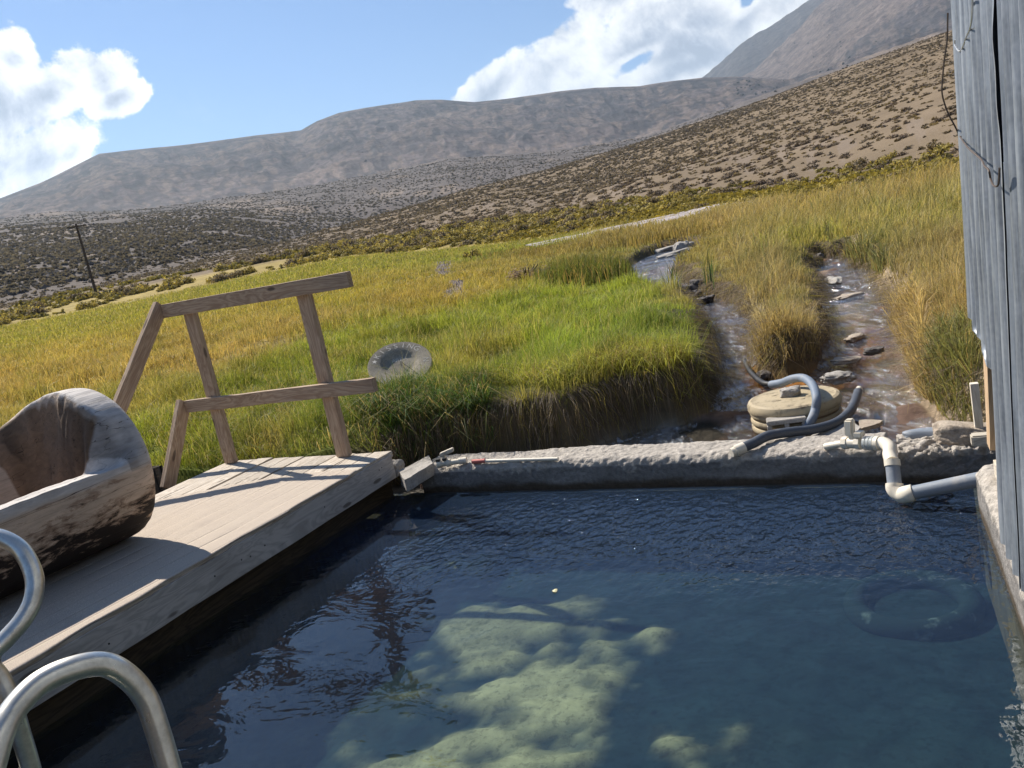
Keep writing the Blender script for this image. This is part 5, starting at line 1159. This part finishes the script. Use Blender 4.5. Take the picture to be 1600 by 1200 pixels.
reeds('rush_band', 'brownish rushes along the far edge of the meadow left of the creek bed', 790, 1080, 398, 368, 5000, .3, .025, (.24, .19, .07), 1.5)
# ------------------------------------------------------------------ shrubs
def shrub_geo(rng, n, size, rad=1.0, hgt=.8, twig=0):
    """leaf quads filling a lumpy dome of radius 1: positions (n*4,3)"""
    k = 9; lc = rng.normal(0, 1, (k, 3)); lc[:, 2] = np.abs(lc[:, 2])*.55; lc /= np.linalg.norm(lc, axis=1)[:, None]+1e-9; lc *= rng.uniform(.25, .68, (k, 1))
    j = rng.integers(0, k, n); d = rng.normal(0, 1, (n, 3)); d /= np.linalg.norm(d, axis=1)[:, None]; c = lc[j]+d*(rng.random((n, 1))**.45)*rng.uniform(.26, .46, (n, 1)); c[:, 2] = np.abs(c[:, 2]); c *= np.array((rad, rad, hgt))
    nv = d+rng.normal(0, .6, (n, 3))+np.array((0, 0, .3)); nv /= np.linalg.norm(nv, axis=1)[:, None]; a = np.cross(nv, rng.normal(0, 1, (n, 3))); a /= np.linalg.norm(a, axis=1)[:, None]; b = np.cross(nv, a)
    s = size*rng.uniform(.5, 1.3, (n, 1)); V = np.stack([c-a*s*.5-b*s*.3, c+a*s*.5-b*s*.3, c+a*s*.35+b*s*.7, c-a*s*.35+b*s*.7], 1); return V, j
def shrub_mesh(name, seed, n, size, col, col2, hgt=.8, stems=True):
    rng = np.random.default_rng(seed); V, j = shrub_geo(rng, n, size, 1, hgt); lump = rng.random(9)[j][:, None]; k = rng.random((n, 1)); C = np.array(col)*(1-lump)+np.array(col2)*lump; C = C*(.6+.75*k)
    Q = np.arange(n*4).reshape(-1, 4); return mesh_np(name, V.reshape(-1, 3), [Q], False, np.repeat(C, 4, axis=0))
def stem_mesh(seed):
    rng = random.Random(seed); b = MB()
    for k in range(7):
        a = rng.uniform(0, 6.28); l = rng.uniform(.3, .6); b.tube([(0, 0, -.1), (math.cos(a)*l*.4, math.sin(a)*l*.4, .2), (math.cos(a)*l, math.sin(a)*l, .5)], [.05, .035, .015], 5)
    f = [np.concatenate(b.Q)]+([np.concatenate(b.T)] if b.T else []); me = mesh_np('stems', np.concatenate(b.V), f, True); me.materials.append(M['darkwood']); return me
STEMS = [stem_mesh(k) for k in range(3)]
def make_shrub(name, label, cat, group, mesh, x, y, z, sc, rot, hz=1.0, stems=True):
    o = bpy.data.objects.new(name, None); COL.objects.link(o); o.location = (x, y, z); o.scale = (sc, sc, sc*hz); o.rotation_euler.z = rot; tag(o, label, cat, group)
    f = bpy.data.objects.new('foliage', mesh); COL.objects.link(f); f.parent = o
    if stems: s = bpy.data.objects.new('stems', STEMS[random.randrange(3)]); COL.objects.link(s); s.parent = o
    return o
def scatter_mass(name, X, Y, Z, SC, nleaf, size, col, col2, label, cat, hz=.8):
    if not len(X): return
    rng = np.random.default_rng(5); Vs = []; Cs = []; T = [shrub_geo(np.random.default_rng(50+k), nleaf, size, 1, hz) for k in range(12)]; col = np.array(col); col2 = np.array(col2)
    pick = rng.integers(0, 12, len(X)); rot = rng.uniform(0, 6.28, len(X))
    for k in range(12):
        i = np.where(pick == k)[0]
        if not len(i): continue
        V = T[k][0].reshape(-1, 3); c, s = np.cos(rot[i])[:, None], np.sin(rot[i])[:, None]; sc = SC[i][:, None]
        x = (V[:, 0]*c-V[:, 1]*s)*sc+X[i][:, None]; y = (V[:, 0]*s+V[:, 1]*c)*sc+Y[i][:, None]; z = V[:, 2][None, :]*sc+Z[i][:, None]-.1*sc
        Vs.append(np.stack([x, y, z], -1).reshape(-1, 3)); t = rng.random((len(i), 1, 1)); C = (col*(1-t)+col2*t)*(.6+.7*rng.random((len(i), nleaf, 1))); Cs.append(np.repeat(C, 4, axis=1).reshape(-1, 3))
    V = np.concatenate(Vs); C = np.concatenate(Cs); print(name, len(X), len(V)//4)
    o = link(name, mesh_np(name, V, [np.arange(len(V)).reshape(-1, 4)], False, C), M['leaf']); tag(o, label, cat, kind='stuff')
SAGE = [shrub_mesh('sage_foliage', 500+k, 520, .13, (.26, .195, .15), (.17, .135, .105), .62) for k in range(5)]
RAB = [shrub_mesh('brush_foliage', 520+k, 560, .12, (.50, .40, .12), (.33, .27, .09), .85) for k in range(5)]
RABD = [shrub_mesh('brush_foliage', 540+k, 560, .12, (.32, .25, .15), (.2, .16, .11), .8) for k in range(3)]
for me in SAGE+RAB+RABD: me.materials.append(M['leaf'])
def build_shrubs():
    rng = np.random.default_rng(77); A0, A1 = -R(37), R(36)
    # sagebrush on the near slope
    n = 48000; az = rng.uniform(A0, A1, n); r = np.sqrt(rng.uniform(38**2, 420**2, n)); _, r1 = kk(K1, az); _, r2 = kk(K2, az); _, r3 = kk(K3, az)
    x = np.sin(az)*r; y = np.cos(az)*r; dn = fbm(x/9, y/9, 441, 4); dl = sst(az, azel(1050, 300)[0], azel(1450, 250)[0])       # sparser to the right
    thr = .20+.10*dl; ok = (r > r2*1.02) & (r < r3*1.15) & (dn > thr) & (rng.random(n) < (1.0-.35*dl)*np.clip(.5+r/300, 0, 1)); dk = dl[ok]; x, y, r, az = x[ok], y[ok], r[ok], az[ok]
    sc = rng.uniform(.26, .70, len(x))*(1-.2*dk)*(.8+.5*fbm(x/5, y/5, 443, 2)); z = hillz(x, y); app = sc/r; od = np.argsort(-app); top = od[:290]; rest = od[290:]
    for i in top: make_shrub('sagebrush', 'grey brown sagebrush growing on the tan slope beyond the meadow', 'shrub', 'sagebrush on the near slope', SAGE[rng.integers(0, 5)], x[i], y[i], z[i]-.05, sc[i], rng.uniform(0, 6.28))
    m1 = rest[r[rest] < 170]; m2 = rest[r[rest] >= 170]
    scatter_mass('sagebrush_cover', x[m1], y[m1], z[m1], sc[m1], 60, .34, (.25, .20, .155), (.17, .14, .11), 'grey brown sagebrush dotting the middle of the near slope', 'sagebrush', .72)
    scatter_mass('sagebrush_cover', x[m2], y[m2], z[m2], sc[m2], 20, .6, (.22, .18, .145), (.16, .13, .105), 'small dark sagebrush thinning out towards the crest of the near slope', 'sagebrush', .72)
    # dry grass tufts between the shrubs
    n = 14000; az = rng.uniform(azel(300, 400)[0], A1, n); r = np.sqrt(rng.uniform(40**2, 230**2, n)); _, r2 = kk(K2, az); _, r3 = kk(K3, az); x = np.sin(az)*r; y = np.cos(az)*r; ok = (r > r2) & (r < r3*.95); x, y = x[ok], y[ok]
    scatter_mass('dry_grass_tufts', x, y, hillz(x, y), rng.uniform(.12, .32, len(x)), 12, .7, (.27, .21, .135), (.17, .13, .09), 'short dry grass tufts covering the soil of the near slope', 'dry grass', .6)
    # rabbitbrush belt
    n = 2600; az = rng.uniform(A0, azel(1480, 250)[0], n); z1, r1 = kk(K1, az); z2, r2 = kk(K2, az); t = rng.uniform(.12, 1.25, n); r = r1+(r2-r1)*t; x = np.sin(az)*r; y = np.cos(az)*r; w = fbm(x/7, y/7, 445, 3)
    ok = (w > .43) & (rng.random(n) < np.where(az < azel(900, 350)[0], 1., .5)); x, y, r, az, t = x[ok], y[ok], r[ok], az[ok], t[ok]; sc = rng.uniform(.5, 1.15, len(x))*np.clip(r/75, .5, 1.25); z = hillz(x, y); od = np.argsort(-sc/r); top = od[:295]; rest = od[295:]; print('rabbit', len(x))
    for i in top:
        yel = rng.random() < .68; g = RAB[rng.integers(0, 5)] if yel else RABD[rng.integers(0, 3)]
        make_shrub('rabbitbrush' if yel else 'dry_shrub', 'yellow green bush in the belt between the meadow and the slope' if yel else 'dull brown bush in the belt between the meadow and the slope', 'bush', 'yellow green bushes at the foot of the slope' if yel else 'dull brown bushes at the foot of the slope', g, x[i], y[i], z[i]-.05, sc[i], rng.uniform(0, 6.28))
    scatter_mass('low_brush', x[rest], y[rest], z[rest], sc[rest]*.7, 60, .34, (.34, .28, .07), (.2, .17, .06), 'low yellow brush filling the belt at the foot of the slope', 'brush', .8)
    # low yellow tufts on the strip beyond the creek
    n = 5000; az = rng.uniform(azel(760, 380)[0], A1, n); _, r1 = kk(K1, az); _, r2 = kk(K2, az); r = r1*1.02+(r2-r1)*rng.uniform(0, .75, n); x = np.sin(az)*r; y = np.cos(az)*r
    scatter_mass('yellow_tufts', x, y, hillz(x, y), rng.uniform(.12, .3, n), 16, .6, (.40, .31, .06), (.24, .20, .06), 'low yellow green tufts on the strip behind the creek bed', 'ground cover', .7)
    # grey cover of the wide fan
    n = 60000; az = rng.uniform(A0, A1, n); r = np.exp(rng.uniform(math.log(150), math.log(1250), n)); _, r3 = kk(K3, az); _, r4 = kk(K4, az); x = np.sin(az)*r; y = np.cos(az)*r
    ok = (r > r3*1.05) & (fbm(x/28, y/28, 449, 4) > .30) & (az < azel(1150, 200)[0]); x, y, r = x[ok][:36000], y[ok][:36000], r[ok][:36000]; scatter_mass('fan_shrub_cover', x, y, hillz(x, y), rng.uniform(.5, 1.0, len(x))*(1+r/1600), 9, .95, (.185, .16, .145), (.145, .125, .115), 'dense grey shrub cover on the broad slope behind the pole', 'shrub cover', .7)
    # junipers far up
    me = shrub_mesh('juniper_crown', 600, 160, .3, (.045, .055, .035), (.03, .035, .025), 1.3); me.materials.append(M['leaf'])
    pts = [(1183+rng.normal(0, 26), 138+rng.normal(0, 9)) for _ in range(26)]+[(1225+rng.uniform(-20, 170), 100+rng.uniform(-60, 28)) for _ in range(22)]+[(rng.uniform(540, 1100), rng.uniform(190, 262)) for _ in range(10)]
    for px, py in pts:
        g = hit(px, py); d = g.xy.length
        if d > 6000 or d < 450: continue
        make_shrub('juniper', 'tiny dark juniper dotting the distant mountainside', 'tree', 'junipers on the distant slopes', me, g.x, g.y, g.z-.5, rng.uniform(2.2, 4.2)*min(1.3, d/2600+.35), rng.uniform(0, 6), stems=False)
    # single bushes
    g = hit(822, 440); me = shrub_mesh('thicket_foliage', 611, 2600, .045, (.42, .31, .25), (.30, .22, .17), .75); me.materials.append(M['leaf']); make_shrub('dry_bush', 'pinkish brown twiggy bush standing alone in the meadow beside the reeds', 'bush', None, me, g.x, g.y, g.z, .62*g.xy.length/18, 1.0)
    for px, py, sc_, lb in [(738, 404, .8, 'large yellow bush at the meadow edge right of the gravel patch'), (1462, 252, 1.0, 'big olive bush on the slope beside the metal shed')]:
        g = hit(px, py); make_shrub('rabbitbrush', lb, 'bush', None, RAB[2], g.x, g.y, g.z, sc_*g.xy.length/45, 2.0)
build_shrubs()
def build_gravel():
    rng = np.random.default_rng(9); m = M['gravelm'] = stone('pale_gravel', (.42, .34, .28), (.30, .24, .19), (.13, .11, .10), 6, .5)
    for gi, g in enumerate(GRAVEL):
        mn, mx = g.min(0), g.max(0); n = 2600; q = rng.uniform(mn, mx, (n, 2)); q = q[inpoly(q[:, 0], q[:, 1], g)]; q = q+rng.normal(0, .3, q.shape)*(rng.random((len(q), 1)) < .5); V = []; Fc = []; base = np.array([(1, 0, 0), (-1, 0, 0), (0, 1, 0), (0, -1, 0), (0, 0, 1), (0, 0, -1)], float); Tt = np.array([(0, 2, 4), (2, 1, 4), (1, 3, 4), (3, 0, 4), (2, 0, 5), (1, 2, 5), (3, 1, 5), (0, 3, 5)]); z = hillz(q[:, 0], q[:, 1])
        for i in range(len(q)): V.append(base*rng.uniform(.025, .06)*rng.uniform(.6, 1.2, 3)*np.array((1.2, 1.2, .8))+np.array((*q[i], z[i]+.03))); Fc.append(Tt+6*i)
        tag(link('gravel_patch', mesh_np('gravel_patch', np.concatenate(V), [np.concatenate(Fc)]), m), ['pale gravel patch farther away in the meadow', 'pale gravel patch nearer the railing in the meadow'][gi], 'gravel', kind='stuff')
build_gravel()

# ------------------------------------------------------------------ haze over the valley
def build_haze():
    g = bpy.data.objects['ground'].data; zz = np.empty(len(g.vertices)*3, dtype=np.float32); g.vertices.foreach_get('co', zz); HZ = (float(zz[2::3].min())-1.3, float(zz[2::3].max())+12); print('haze', HZ)
    b = MB(); b.box((0, 0, HZ[1]/2+HZ[0]/2), (19000, 19000, HZ[1]-HZ[0])); m = bpy.data.materials.new('valley_haze'); m.use_nodes = True; t = NT(m.node_tree); t.n.clear(); out = t.node('ShaderNodeOutputMaterial')
    v = t.node('ShaderNodeVolumePrincipled'); v.inputs['Color'].default_value = (.62, .80, 1, 1); v.inputs['Density'].default_value = 8e-5; v.inputs['Anisotropy'].default_value = .3; t.l.new(v.outputs[0], out.inputs['Volume'])
    tag(b.build('haze', m, None, smooth=False), kind='stuff')
build_haze()
